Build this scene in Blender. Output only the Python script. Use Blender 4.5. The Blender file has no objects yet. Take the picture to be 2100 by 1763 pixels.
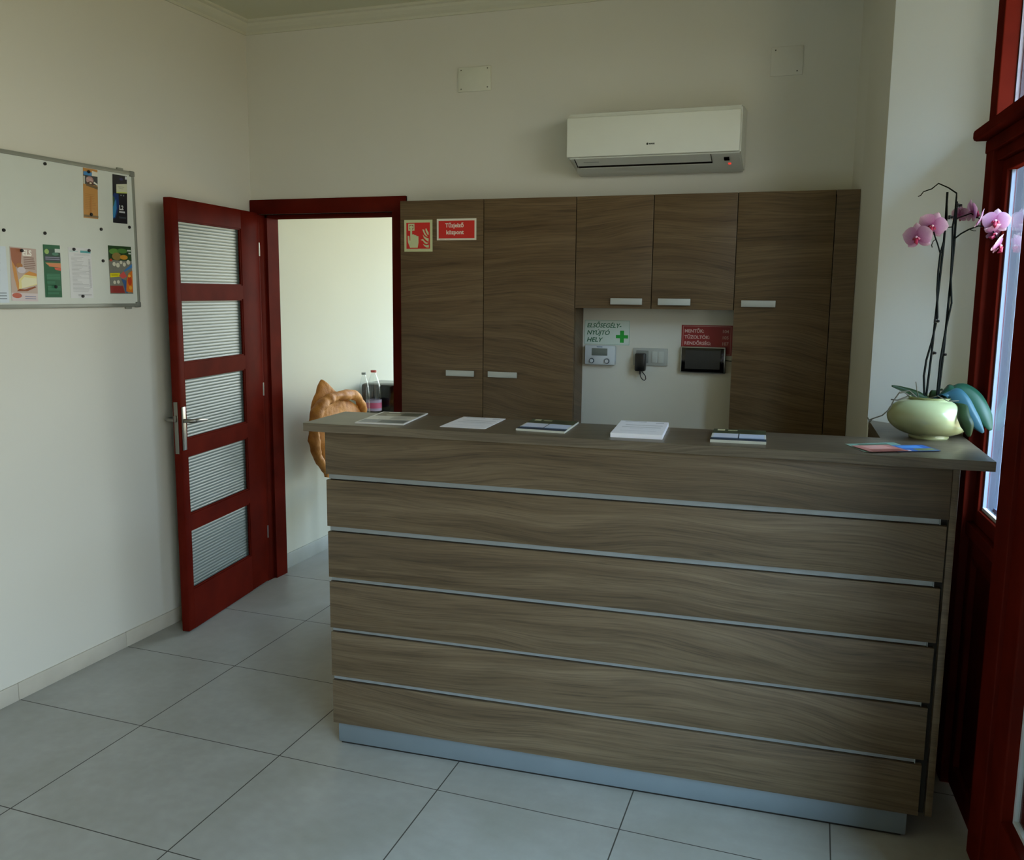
import bpy, bmesh, math, random
from mathutils import Vector, Matrix
random.seed(7)
C = bpy.context.scene.collection
PI = math.pi

# ------------------------------------------------------------------ colour / material helpers
def lin(h, k=1.0):
    if isinstance(h, str):
        h = h.lstrip('#'); c = [int(h[i:i+2], 16)/255 for i in (0, 2, 4)]
    else: c = list(h)
    c = [(x/12.92 if x <= .04045 else ((x+.055)/1.055)**2.4)*k for x in c]
    return (c[0], c[1], c[2], 1)

class N:
    """tiny node-tree helper"""
    def __init__(s, name):
        s.m = bpy.data.materials.new(name); s.m.use_nodes = True
        s.t = s.m.node_tree; s.t.nodes.clear()
        s.out = s.t.nodes.new('ShaderNodeOutputMaterial')
    def n(s, kind, **kw):
        o = s.t.nodes.new('ShaderNode'+kind)
        for k, v in kw.items():
            if k[0] == '_': o.inputs[k[1:].replace('_', ' ')].default_value = v
            elif k.startswith('i'): o.inputs[int(k[1:])].default_value = v
            else: setattr(o, k, v)
        return o
    def l(s, a, b): s.t.links.new(a, b)
    def math(s, op, a, b=None, clamp=False):
        o = s.t.nodes.new('ShaderNodeMath'); o.operation = op; o.use_clamp = clamp
        for i, x in enumerate((a, b)):
            if x is None: continue
            if hasattr(x, 'type') and not isinstance(x, (int, float)): s.l(x, o.inputs[i])
            else: o.inputs[i].default_value = x
        return o.outputs[0]
    def ramp(s, fac, stops):
        o = s.t.nodes.new('ShaderNodeValToRGB'); e = o.color_ramp.elements
        while len(e) < len(stops): e.new(.5)
        for k, (p, c) in enumerate(stops): e[k].position = p; e[k].color = c
        s.l(fac, o.inputs[0]); return o.outputs[0]
    def done(s, bsdf): s.l(bsdf.outputs[0], s.out.inputs[0]); return s.m

_cache = {}
def plain(name, col, rough=.5, metal=0., spec=.5, var=.04, scale=12, bump=0., coat=0., emit=None, estr=0.):
    """procedural paint / plastic / metal: soft noise in colour and roughness"""
    key = (name, str(col), rough, metal)
    if key in _cache: return _cache[key]
    s = N(name); b = s.n('BsdfPrincipled')
    c = lin(col) if isinstance(col, str) else col
    tc = s.n('TexCoord'); no = s.n('TexNoise', _Scale=scale, _Detail=4.)
    s.l(tc.outputs['Object'], no.inputs['Vector'])
    lo = tuple(max(0, x*(1-var)) for x in c[:3])+(1,); hi = tuple(min(1, x*(1+var)) for x in c[:3])+(1,)
    s.l(s.ramp(no.outputs[0], [(.3, lo), (.7, hi)]), b.inputs['Base Color'])
    b.inputs['Roughness'].default_value = rough; b.inputs['Metallic'].default_value = metal
    b.inputs['Specular IOR Level'].default_value = spec
    if coat: b.inputs['Coat Weight'].default_value = coat; b.inputs['Coat Roughness'].default_value = .1
    if bump:
        n2 = s.n('TexNoise', _Scale=scale*12, _Detail=3.); s.l(tc.outputs['Object'], n2.inputs['Vector'])
        bp = s.n('Bump', _Strength=bump, _Distance=.002); s.l(n2.outputs[0], bp.inputs['Height']); s.l(bp.outputs[0], b.inputs['Normal'])
    if emit: b.inputs['Emission Color'].default_value = lin(emit); b.inputs['Emission Strength'].default_value = estr
    _cache[key] = s.done(b); return _cache[key]

def wood_laminate(name, dark, mid, light, rough=.42, spec=.35, axis='X'):
    """grey-brown elm laminate, grain along X, dark flowing cathedral lines"""
    s = N(name); b = s.n('BsdfPrincipled')
    tc = s.n('TexCoord'); oi = s.n('ObjectInfo')
    off = s.n('CombineXYZ'); r = s.math('MULTIPLY', oi.outputs['Random'], 37.0)
    s.l(r, off.inputs[0]); s.l(s.math('MULTIPLY', oi.outputs['Random'], 11.0), off.inputs[1]); s.l(s.math('MULTIPLY', oi.outputs['Random'], 5.3), off.inputs[2])
    add = s.n('VectorMath', operation='ADD'); s.l(tc.outputs['Object'], add.inputs[0]); s.l(off.outputs[0], add.inputs[1])
    sc1 = (1., 1., 1.) if axis == 'X' else (1., 1., 1.)
    # slow warp that makes the lines dip and rise
    mw = s.n('Mapping'); mw.inputs['Scale'].default_value = (.75, .75, 1.9); s.l(add.outputs[0], mw.inputs[0])
    wn = s.n('TexNoise', _Scale=1.0, _Detail=2., _Roughness=.45); s.l(mw.outputs[0], wn.inputs['Vector'])
    sep = s.n('SeparateXYZ'); s.l(add.outputs[0], sep.inputs[0])
    warp = s.math('MULTIPLY', s.math('SUBTRACT', wn.outputs[0], .5), .30)
    zz = s.math('ADD', sep.outputs[2], warp)
    zz = s.math('ADD', zz, s.math('MULTIPLY', sep.outputs[1], .35))
    comb = s.n('CombineXYZ'); s.l(s.math('MULTIPLY', sep.outputs[0], .35), comb.inputs[0]); s.l(s.math('MULTIPLY', sep.outputs[1], .3), comb.inputs[1]); s.l(s.math('MULTIPLY', zz, 9.), comb.inputs[2])
    g1 = s.n('TexNoise', _Scale=2.4, _Detail=6., _Roughness=.62); s.l(comb.outputs[0], g1.inputs['Vector'])
    comb2 = s.n('CombineXYZ'); s.l(s.math('MULTIPLY', sep.outputs[0], 2.2), comb2.inputs[0]); s.l(sep.outputs[1], comb2.inputs[1]); s.l(s.math('MULTIPLY', zz, 95.), comb2.inputs[2])
    g2 = s.n('TexNoise', _Scale=2.2, _Detail=5., _Roughness=.6); s.l(comb2.outputs[0], g2.inputs['Vector'])
    comb3 = s.n('CombineXYZ'); s.l(s.math('MULTIPLY', sep.outputs[0], .5), comb3.inputs[0]); s.l(s.math('MULTIPLY', zz, 22.), comb3.inputs[2])
    g3 = s.n('TexNoise', _Scale=1.7, _Detail=4.); s.l(comb3.outputs[0], g3.inputs['Vector'])
    base = s.ramp(g1.outputs[0], [(.30, dark), (.46, mid), (.66, light)])
    fine = s.ramp(g2.outputs[0], [(.34, (.60, .58, .56, 1)), (.5, (1, 1, 1, 1)), (.68, (1.25, 1.25, 1.24, 1))])
    mx = s.n('MixRGB', blend_type='MULTIPLY', _Fac=.75); s.l(base, mx.inputs[1]); s.l(fine, mx.inputs[2])
    lines = s.ramp(g3.outputs[0], [(.0, (1, 1, 1, 1)), (.385, (1, 1, 1, 1)), (.40, (.62, .60, .58, 1)), (.42, (1, 1, 1, 1)), (.60, (1, 1, 1, 1)), (.615, (.72, .71, .69, 1)), (.635, (1, 1, 1, 1))])
    m2 = s.n('MixRGB', blend_type='MULTIPLY', _Fac=.8); s.l(mx.outputs[0], m2.inputs[1]); s.l(lines, m2.inputs[2])
    s.l(m2.outputs[0], b.inputs['Base Color'])
    b.inputs['Roughness'].default_value = rough; b.inputs['Specular IOR Level'].default_value = spec
    bp = s.n('Bump', _Strength=.12, _Distance=.001); s.l(g2.outputs[0], bp.inputs['Height']); s.l(bp.outputs[0], b.inputs['Normal'])
    return s.done(b)

def stained_red(name):
    s = N(name); b = s.n('BsdfPrincipled'); tc = s.n('TexCoord')
    no = s.n('TexNoise', _Scale=7., _Detail=5.); s.l(tc.outputs['Object'], no.inputs['Vector'])
    s.l(s.ramp(no.outputs[0], [(.25, (.066, .0058, .0031, 1)), (.5, (.088, .0075, .0038, 1)), (.8, (.110, .0098, .0049, 1))]), b.inputs['Base Color'])
    b.inputs['Roughness'].default_value = .5; b.inputs['Specular IOR Level'].default_value = 0
    gl = s.n('BsdfGlossy'); gl.inputs[0].default_value = (1, .9, .86, 1); gl.inputs['Roughness'].default_value = .34
    mx = s.n('MixShader', _Fac=.004); s.l(b.outputs[0], mx.inputs[1]); s.l(gl.outputs[0], mx.inputs[2])
    return s.done(mx)

def wall_paint(name, col, bump=.15):
    s = N(name); b = s.n('BsdfPrincipled'); tc = s.n('TexCoord')
    no = s.n('TexNoise', _Scale=1.3, _Detail=3.); s.l(tc.outputs['Object'], no.inputs['Vector'])
    c = col
    s.l(s.ramp(no.outputs[0], [(.3, tuple(x*.975 for x in c[:3])+(1,)), (.7, c)]), b.inputs['Base Color'])
    b.inputs['Roughness'].default_value = .85; b.inputs['Specular IOR Level'].default_value = .2
    n2 = s.n('TexNoise', _Scale=220., _Detail=2.); s.l(tc.outputs['Object'], n2.inputs['Vector'])
    bp = s.n('Bump', _Strength=bump, _Distance=.001); s.l(n2.outputs[0], bp.inputs['Height']); s.l(bp.outputs[0], b.inputs['Normal'])
    return s.done(b)

def floor_tiles(name):
    s = N(name); b = s.n('BsdfPrincipled'); tc = s.n('TexCoord'); sep = s.n('SeparateXYZ'); s.l(tc.outputs['Object'], sep.inputs[0])
    X, Y = sep.outputs[0], sep.outputs[1]
    tx, ty, ta = .612, .589, -.0194*.6
    det = tx*ty-ta*ta
    i = s.math('ADD', s.math('MULTIPLY', X, ty/det), s.math('MULTIPLY', Y, -ta/det))
    j = s.math('ADD', s.math('MULTIPLY', X, -ta/det), s.math('MULTIPLY', Y, tx/det))
    def edge(v):
        f = s.math('FRACT', v); return s.math('MINIMUM', f, s.math('SUBTRACT', 1., f))
    e = s.math('MINIMUM', edge(i), edge(j))
    grout = s.math('LESS_THAN', e, .0034)
    # per-tile tone
    cid = s.n('CombineXYZ'); s.l(s.math('FLOOR', i), cid.inputs[0]); s.l(s.math('FLOOR', j), cid.inputs[1])
    wn = s.n('TexWhiteNoise'); wn.noise_dimensions = '3D'; s.l(cid.outputs[0], wn.inputs['Vector'])
    n1 = s.n('TexNoise', _Scale=3.2, _Detail=6., _Roughness=.6); s.l(tc.outputs['Object'], n1.inputs['Vector'])
    n2 = s.n('TexNoise', _Scale=26., _Detail=4.); s.l(tc.outputs['Object'], n2.inputs['Vector'])
    f = s.math('ADD', s.math('MULTIPLY', n1.outputs[0], .75), s.math('MULTIPLY', n2.outputs[0], .25))
    f = s.math('ADD', f, s.math('MULTIPLY', s.math('SUBTRACT', wn.outputs[0], .5), .06))
    col = s.ramp(f, [(.32, lin('#8f8e85')), (.5, lin('#989790')), (.68, lin('#a2a29b'))])
    mx = s.n('MixRGB'); s.l(grout, mx.inputs[0]); s.l(col, mx.inputs[1]); mx.inputs[2].default_value = lin('#3d3a33')
    s.l(mx.outputs[0], b.inputs['Base Color'])
    rr = s.math('ADD', s.math('MULTIPLY', n2.outputs[0], .12), .30)
    rr = s.math('MAXIMUM', rr, s.math('MULTIPLY', grout, .8)); s.l(rr, b.inputs['Roughness'])
    b.inputs['Specular IOR Level'].default_value = .45
    h = s.math('SUBTRACT', 1., s.math('MULTIPLY', grout, 1.)); bp = s.n('Bump', _Strength=.4, _Distance=.001); s.l(h, bp.inputs['Height']); s.l(bp.outputs[0], b.inputs['Normal'])
    return s.done(b)

def thin_glass(name, tint=(.93, .97, .97), refl=1.0, rough=0.):
    s = N(name); tr = s.n('BsdfTransparent'); tr.inputs[0].default_value = (*tint, 1)
    gl = s.n('BsdfGlossy'); gl.inputs[0].default_value = (1, 1, 1, 1); gl.inputs['Roughness'].default_value = rough
    lw = s.n('LayerWeight', _Blend=.5); mx = s.n('MixShader')     # Schlick reflectance from the facing angle, same on both faces
    fr = s.math('ADD', s.math('MULTIPLY', s.math('POWER', lw.outputs['Facing'], 5.), .9), .03)
    s.l(s.math('MULTIPLY', fr, refl, True), mx.inputs[0]); s.l(tr.outputs[0], mx.inputs[1]); s.l(gl.outputs[0], mx.inputs[2])
    return s.done(mx)

def reeded_glass(name):
    """obscure glass; the horizontal ribs are real geometry"""
    s = N(name)
    b = s.n('BsdfPrincipled'); b.inputs['Base Color'].default_value = (.23, .29, .265, 1); b.inputs['Specular IOR Level'].default_value = .2
    b.inputs['Roughness'].default_value = .33; b.inputs['Transmission Weight'].default_value = .55; b.inputs['IOR'].default_value = 1.5
    tr = s.n('BsdfTransparent'); tr.inputs[0].default_value = (.8, .86, .84, 1)
    mx = s.n('MixShader', _Fac=.12); s.l(b.outputs[0], mx.inputs[1]); s.l(tr.outputs[0], mx.inputs[2])
    return s.done(mx)

# ------------------------------------------------------------------ mesh helpers
def wloc(o):
    v = Vector((0, 0, 0))
    while o: v += Vector(o.location); o = o.parent
    return v

class MB:
    def __init__(s): s.v = []; s.f = []; s.mi = []; s.sm = []
    def add(s, verts, faces, mi=0, smooth=False):
        b = len(s.v); s.v += [tuple(v) for v in verts]
        for f in faces: s.f.append([b+i for i in f]); s.mi.append(mi); s.sm.append(smooth)
        return s
    def bm(s, bm, mi=0, smooth=False):
        bm.verts.index_update(); b = len(s.v); s.v += [tuple(v.co) for v in bm.verts]
        for f in bm.faces: s.f.append([b+v.index for v in f.verts]); s.mi.append(mi); s.sm.append(smooth)
        bm.free(); return s
    def box(s, lo, hi, bev=0, mi=0, M=None, seg=2):
        bm = bmesh.new(); bmesh.ops.create_cube(bm, size=1)
        for v in bm.verts: v.co = Vector([lo[k]+(hi[k]-lo[k])*(v.co[k]+.5) for k in range(3)])
        if bev: bmesh.ops.bevel(bm, geom=bm.edges[:], offset=bev, segments=seg, affect='EDGES', profile=.5)
        if M: bmesh.ops.transform(bm, matrix=M, verts=bm.verts)
        bmesh.ops.recalc_face_normals(bm, faces=bm.faces)
        return s.bm(bm, mi, bev > 0)
    def prism(s, pts, axis, a, b, mi=0, bev=0, smooth=False):
        """extrude 2-D polygon; axis 'x': pts=(y,z); 'y': (x,z); 'z': (x,y)"""
        def P(p, t): return {'x': (t, p[0], p[1]), 'y': (p[0], t, p[1]), 'z': (p[0], p[1], t)}[axis]
        bm = bmesh.new(); A = [bm.verts.new(P(p, a)) for p in pts]; B = [bm.verts.new(P(p, b)) for p in pts]
        n = len(pts)
        bm.faces.new(A); bm.faces.new(B[::-1])
        for i in range(n): bm.faces.new((A[i], A[(i+1) % n], B[(i+1) % n], B[i]))
        if bev: bmesh.ops.bevel(bm, geom=bm.edges[:], offset=bev, segments=2, affect='EDGES', profile=.5)
        bmesh.ops.recalc_face_normals(bm, faces=bm.faces)
        return s.bm(bm, mi, smooth)
    def tube(s, pts, r, seg=8, mi=0, cap=True):
        pts = [Vector(p) for p in pts]; n = len(pts)
        rs = r if isinstance(r, (list, tuple)) else [r]*n
        rings = []; up = Vector((0, 0, 1)); prev = None
        for i, p in enumerate(pts):
            t = (pts[min(i+1, n-1)]-pts[max(i-1, 0)]).normalized()
            if prev is None:
                a = t.cross(up)
                if a.length < .1: a = t.cross(Vector((1, 0, 0)))
            else: a = prev-t*prev.dot(t)
            a.normalize(); prev = a; b = t.cross(a)
            rings.append([p+(a*math.cos(2*PI*k/seg)+b*math.sin(2*PI*k/seg))*rs[i] for k in range(seg)])
        V = [v for ring in rings for v in ring]; F = []
        for i in range(n-1):
            for k in range(seg): F.append((i*seg+k, i*seg+(k+1) % seg, (i+1)*seg+(k+1) % seg, (i+1)*seg+k))
        if cap: F.append(tuple(range(seg))[::-1]); F.append(tuple((n-1)*seg+k for k in range(seg)))
        return s.add(V, F, mi, True)
    def lathe(s, prof, c, seg=40, mi=0, M=None):
        """prof [(r,z)], rotate about z through c"""
        V = []; F = []; n = len(prof)
        for r, z in prof:
            for k in range(seg):
                p = Vector((r*math.cos(2*PI*k/seg), r*math.sin(2*PI*k/seg), z))
                if M: p = M @ p
                V.append(p+Vector(c))
        for i in range(n-1):
            for k in range(seg): F.append((i*seg+k, i*seg+(k+1) % seg, (i+1)*seg+(k+1) % seg, (i+1)*seg+k))
        if prof[0][0] > 0: F.append(tuple(range(seg))[::-1])
        if prof[-1][0] > 0: F.append(tuple((n-1)*seg+k for k in range(seg)))
        return s.add(V, F, mi, True)
    def ball(s, c, r, mi=0, sc=(1, 1, 1), sub=2):
        bm = bmesh.new(); bmesh.ops.create_icosphere(bm, subdivisions=sub, radius=1)
        for v in bm.verts: v.co = Vector((v.co.x*r*sc[0]+c[0], v.co.y*r*sc[1]+c[1], v.co.z*r*sc[2]+c[2]))
        return s.bm(bm, mi, True)
    def text(s, txt, size, O, U, V, mi=0, align='LEFT', bold=0., shear=0., sx=1., off=0.):
        cu = bpy.data.curves.new('t', 'FONT'); cu.body = txt; cu.size = size; cu.align_x = align; cu.offset = bold; cu.shear = shear; cu.resolution_u = 3
        ob = bpy.data.objects.new('t', cu); C.objects.link(ob)
        dg = bpy.context.evaluated_depsgraph_get(); me = bpy.data.meshes.new_from_object(ob.evaluated_get(dg))
        O, U, V = Vector(O), Vector(U), Vector(V); W = U.cross(V).normalized()
        s.add([O+U*v.co.x*sx+V*v.co.y+W*off for v in me.vertices], [tuple(p.vertices) for p in me.polygons], mi)
        bpy.data.objects.remove(ob); bpy.data.meshes.remove(me); bpy.data.curves.remove(cu); return s
    def build(s, name, mats, parent=None, solid=False):
        if not isinstance(mats, (list, tuple)): mats = [mats]
        me = bpy.data.meshes.new(name)
        vs = [Vector(v) for v in s.v]
        if parent is None:
            lo = [min(v[k] for v in vs) for k in range(3)]; hi = [max(v[k] for v in vs) for k in range(3)]
            L = Vector(((lo[0]+hi[0])/2, (lo[1]+hi[1])/2, lo[2]))
        else: L = wloc(parent)
        keep = getattr(s, 'keep_origin', False)
        if keep: L = Vector((0, 0, 0))
        me.from_pydata([tuple(v-L) for v in vs], [], s.f)
        for m in mats: me.materials.append(m)
        for p, mi, sm in zip(me.polygons, s.mi, s.sm): p.material_index = mi; p.use_smooth = sm
        me.update()
        o = bpy.data.objects.new(name, me); C.objects.link(o)
        if parent is None: o.location = L
        else: o.parent = parent
        if any(s.sm): 
            try: me.set_sharp_from_angle(angle=math.radians(38))
            except Exception: pass
        return o

def tag(o, label, cat=None, group=None, kind=None):
    o['label'] = label
    if cat: o['category'] = cat
    if group: o['group'] = group
    if kind: o['kind'] = kind
    return o
def thing(name, loc, label, cat, group=None, kind=None):
    o = bpy.data.objects.new(name, None); C.objects.link(o); o.location = loc; o.empty_display_size = .05
    return tag(o, label, cat, group, kind)

class Sheet:
    """flat printed sheet: coloured shapes in sheet coordinates (0..1 x 0..1), each layer a hair above the last"""
    def __init__(s, O, U, V, th=.0006):
        s.O, s.U, s.V = Vector(O), Vector(U), Vector(V); s.W = s.U.cross(s.V).normalized(); s.mb = MB(); s.mats = []; s.k = 0; s.th = th; s.idx = {}
    def mi(s, col, rough=.45):
        key = (col, rough)
        if key not in s.idx: s.idx[key] = len(s.mats); s.mats.append(plain('print_'+col.lstrip('#'), col, rough, var=.02))
        return s.idx[key]
    def P(s, x, y, k): return s.O+s.U*x+s.V*y+s.W*(s.th+k*.00006)
    def base(s, col, rough=.45):
        m = s.mi(col, rough); c = [(0, 0), (1, 0), (1, 1), (0, 1)]
        V = [s.O+s.U*x+s.V*y for x, y in c]+[s.P(x, y, 0) for x, y in c]
        s.mb.add(V, [(3, 2, 1, 0), (4, 5, 6, 7), (0, 1, 5, 4), (1, 2, 6, 5), (2, 3, 7, 6), (3, 0, 4, 7)], m); return s
    def poly(s, pts, col):
        s.k += 1; s.mb.add([s.P(x, y, s.k) for x, y in pts], [tuple(range(len(pts)))], s.mi(col)); return s
    def rect(s, x0, y0, x1, y1, col): return s.poly([(x0, y0), (x1, y0), (x1, y1), (x0, y1)], col)
    def ell(s, x, y, rx, ry, col, n=18): return s.poly([(x+rx*math.cos(2*PI*i/n), y+ry*math.sin(2*PI*i/n)) for i in range(n)], col)
    def lines(s, x0, x1, y0, y1, n, col, h=.35, seed=1, gap=0.):
        r = random.Random(seed)
        for i in range(n):
            y = y1-(i+.5)*(y1-y0)/n; e = x1-(x1-x0)*r.random()*gap; d = (y1-y0)/n*h/2
            s.rect(x0, y-d, e, y+d, col)
        return s
    def text(s, t, x, y, size, col, align='LEFT', **kw):
        s.k += 1; s.mb.text(t, size, s.P(x, y, s.k), s.U.normalized(), s.V.normalized(), s.mi(col), align, **kw); return s
    def build(s, name, parent=None): return s.mb.build(name, s.mats, parent)

# ------------------------------------------------------------------ materials
WALL = wall_paint('cream_wall_paint', lin('#d2cfc4'))
WALL2 = wall_paint('white_room_paint', lin('#cdcec2'))
CEIL = wall_paint('ceiling_paint', lin('#c9c8b0'))
STUC = wall_paint('plaster_cornice', lin('#c9c7b4'))
FLOOR = floor_tiles('porcelain_floor_tiles')
SKIRT = plain('skirting_tile', '#bdb7a9', .4, var=.06, scale=9)
ELM = wood_laminate('elm_laminate', lin('#4a3d2d'), lin('#5b4d3a'), lin('#695b47'))
ELMTOP = wood_laminate('elm_laminate_top', lin('#50463a'), lin('#5c5243'), lin('#665b4c'), rough=.36, spec=.4)
ELMCAB = wood_laminate('elm_laminate_cabinet', lin('#533f29'), lin('#604c34'), lin('#6b573e'))
RED = stained_red('mahogany_stain')
ALU = plain('satin_aluminium', '#a9adad', .38, 1., var=.03)
ALUP = plain('aluminium_strip', '#8b9092', .5, .35, var=.03)
KICK = plain('aluminium_kickplate', '#78838a', .45, .35, var=.03)
NICKEL = plain('brushed_nickel', '#86837b', .36, 1., var=.03)
HANDLE = plain('handle_satin', '#b9bcb8', .4, .35, var=.02)
GREYFR = plain('board_frame_grey', '#8d8f86', .45, .3)
BLACK = plain('black_plastic', '#0e0e10', .35)
BLKGLOSS = plain('gloss_black', '#08080a', .12)
WHITEP = plain('white_plastic', '#cfd0c6', .4, var=.015)
WHITEP2 = plain('white_device_plastic', '#c6cdd2', .4, var=.015)
GREYP = plain('grey_plate', '#a9aba6', .4)
DARKIN = plain('dark_interior', '#15120e', .8)
BOARD = plain('whiteboard_enamel', '#ccd0c9', .3, spec=.4, var=.01)
GLASS = thin_glass('window_glass', refl=.8)
REED = reeded_glass('reeded_glass')
BOTGL = thin_glass('bottle_plastic', (.95, .975, .97), 1.1, .03)
GASKET = plain('white_window_bead', '#d4dce6', .35)
OUTW = wall_paint('outside_render', lin('#a7b3b5'))

# ------------------------------------------------------------------ room constants
XW, YB, ZC = -.609, 1.6655, 2.985
def WX(y): return 2.796+(.697-y)*.087      # street-side window line
YS, YE = .69, -4.6

def struct(name, mb, mat, label):
    mb.keep_origin = name in ('floor',)
    return tag(mb.build(name, mat), label, name.split('_')[0], kind='structure')

# floor
f = MB(); f.box((-.75, YE-.1, -.1), (3.6, 5.2, 0)); fl = struct('floor', f, FLOOR, 'pale grey porcelain tile floor with thin dark joints')
# left wall
w = MB(); w.box((XW-.15, YE-.1, 0), (XW, YB+.16, 3.1)); struct('wall_left', w, WALL, 'cream painted left wall carrying the white notice board')
# back wall with door hole  (x -.56 .. .233, z 0..2.017)
w = MB(); w.box((XW, YB, 2.017), (.233, YB+.155, 3.1)); w.box((.233, YB, 0), (2.75, YB+.155, 3.1)); w.box((XW, YB, 0), (-.585, YB+.155, 2.017))
struct('wall_back', w, WALL, 'cream back wall behind the cabinets and the air conditioner')
# right wall: short side wall, splayed reveal
w = MB()
side = [(2.402, YB), (2.437, 1.506), (2.500, .962), (2.793, .700), (2.86, .70), (3.4, .74), (3.4, YB)]
w.prism(side[:3]+[(2.6, YB)], 'z', 0, 3.1)
struct('wall_right', w, WALL, 'cream side wall between the cabinets and the window reveal')
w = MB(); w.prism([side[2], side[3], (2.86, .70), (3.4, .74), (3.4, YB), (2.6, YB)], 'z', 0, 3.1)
struct('wall_reveal', w, wall_paint('reveal_paint_daylit', lin('#eef1f1')), 'splayed window reveal behind the orchid, window light put into its pale colour')  # paint lighter than the cream walls, standing in for window light
# wall behind the camera and the rest of the right side
w = MB(); w.box((XW-.1, YE-.15, 0), (3.6, YE, 3.1)); struct('wall_front', w, WALL, 'cream wall behind the viewer')
w = MB()
def seg(mb, y0, y1, z0, z1, d0=.0, d1=.09, mi=0, bev=0, mat=None):
    """box following the slanted street line; d = depth outwards from the inner face"""
    lo, hi = min(y0, y1), max(y0, y1)
    pts = [(WX(lo)+d0, lo), (WX(hi)+d0, hi), (WX(hi)+d1, hi), (WX(lo)+d1, lo)]
    return mb.prism(pts, 'z', z0, z1, mi, bev)
seg(w, YE, -3.7, 0, 3.1, -.05, .35); seg(w, -3.7, .69, 2.78, 3.1, -.02, .35); seg(w, -1.12, -1.42, 0, 2.78, -.02, .35); seg(w, -1.42, -3.7, 2.36, 2.78, -.02, .35)
struct('wall_street', w, WALL, 'cream street-side wall above and between the red windows')
# ceiling
w = MB(); w.box((XW-.1, YE-.1, ZC), (3.6, YB+.155, 3.12)); struct('ceiling', w, CEIL, 'plain cream ceiling of the reception room')
# cornices
prof = [(0, 2.925), (.008, 2.925), (.012, 2.936), (.026, 2.945), (.040, 2.958), (.046, 2.970), (.060, 2.974), (.062, 2.986), (0, 2.986)]
c = MB(); c.prism([(YB-a, z) for a, z in prof], 'x', XW, 2.41); struct('trim_1', c, STUC, 'moulded plaster cornice along the back wall')
c = MB(); c.prism([(XW+a, z) for a, z in prof], 'y', YE, YB); struct('trim_2', c, STUC, 'moulded plaster cornice along the left wall')
# skirting
s_ = MB(); y = -4.5
ys = [-4.7+.0-.0]
j = .594
cuts = [YB]
while j > YE: cuts.append(j); j -= .589
cuts.append(YE)
for a, b in zip(cuts, cuts[1:]): s_.box((XW, b+.0012, 0), (XW+.010, a-.0012, .070), .0015)
struct('baseboard_left', s_, SKIRT, 'beige tile skirting along the left wall')

# ---------------- second room behind the doorway
w = MB(); w.box((XW-.15, YB+.155, 0), (-.600, 5.2, 3.1)); struct('wall_hallway_left', w, WALL2, 'white wall seen through the open doorway')
w = MB(); w.box((-.6, YB+.155, 2.0), (-.56, YB+.157, 2.01))
w = MB()
w.box((-.6, 5.0, 0), (3.6, 5.2, .45)); w.box((-.6, 5.0, 2.75), (3.6, 5.2, 3.1)); w.box((-.6, 5.0, .45), (-.35, 5.2, 2.75)); w.box((2.9, 5.0, .45), (3.6, 5.2, 2.75))
struct('wall_hallway_back', w, WALL2, 'white far wall of the room behind the doorway')
w = MB(); w.box((3.0, YB+.155, 0), (3.2, 5.0, 3.1)); struct('wall_hallway_right', w, WALL2, 'white right wall of the room behind the doorway')
w = MB(); w.box((-.7, YB+.155, 2.9), (3.2, 5.2, 3.1)); struct('ceiling_hallway', w, CEIL, 'ceiling of the room behind the doorway')
w = MB(); w.box((-.600, YB+.155, 0), (-.590, 5.0, .088), .001); struct('baseboard_hallway', w, plain('skirt2', '#b4b8b4', .4), 'grey tile skirting in the room behind the doorway')
wn = thing('window_2', (1.1, 5.05, .75), 'tall window lighting the room behind the doorway', 'window', kind='structure')
m = MB(); 
for x0, x1, z0, z1 in [(-.35, 2.9, .45, .52), (-.35, 2.9, 2.68, 2.75), (-.35, -.28, .52, 2.68), (2.83, 2.9, .52, 2.68), (1.24, 1.32, .52, 2.68)]: m.box((x0, 5.03, z0), (x1, 5.09, z1))
m.build('window_frame', RED, wn); m = MB(); m.box((-.28, 5.055, .52), (2.83, 5.06, 2.68)); m.build('pane', GLASS, wn)

# ---------------- inner door: frame + open leaf
d = thing('door_1', (-.56, YB, 0), 'open mahogany-red interior door with five reeded glass panes', 'door', kind='structure')
m = MB()
m.box((-.606, YB-.016, 0), (-.560, YB, 2.090), .003)                 # left architrave
m.box((.233, YB-.016, 0), (.312, YB, 2.090), .003)                    # right architrave
m.box((-.606, YB-.018, 2.017), (.312, YB, 2.092), .003)              # head architrave
m.build('architrave', RED, d)
m = MB()
m.box((-.600, YB, 0), (-.560, YB+.155, 2.017), .002); m.box((.233, YB, 0), (.262, YB+.155, 2.017), .002); m.box((-.600, YB, 2.017), (.262, YB+.155, 2.045), .002)
m.box((-.560, YB+.050, 0), (-.546, YB+.155, 2.017)); m.box((.219, YB+.050, 0), (.233, YB+.155, 2.017)); m.box((-.56, YB+.05, 2.003), (.233, YB+.155, 2.017))
m.build('door_frame', RED, d)
P0 = Vector((-.449, .843, 0)); D = Vector((-.11, .816, 0)).normalized(); Nn = Vector((D.y, -D.x, 0))   # Nn points to the room side (+x)
LM = Matrix(((D.x, Nn.x, 0, P0.x), (D.y, Nn.y, 0, P0.y), (0, 0, 1, 0), (0, 0, 0, 1)))  # local: x=s along leaf, y=towards +x, z up
leaf = bpy.data.objects.new('door_leaf', None)
S0, S1, G0, G1, TH = -.004, .815, .050, .626, -.038
panes = [(1.641, 1.930), (1.282, 1.573), (.926, 1.212), (.565, .848), (.200, .492)]
m = MB(); B = lambda a, b, **k: m.box(a, b, k.get('bev', .003), M=LM)
B((S0, TH, .006), (G0, 0, 2.025)); B((G1, TH, .006), (S1, 0, 2.025))
zs = [.006]+[z for p in panes[::-1] for z in p]+[2.025]
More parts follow.
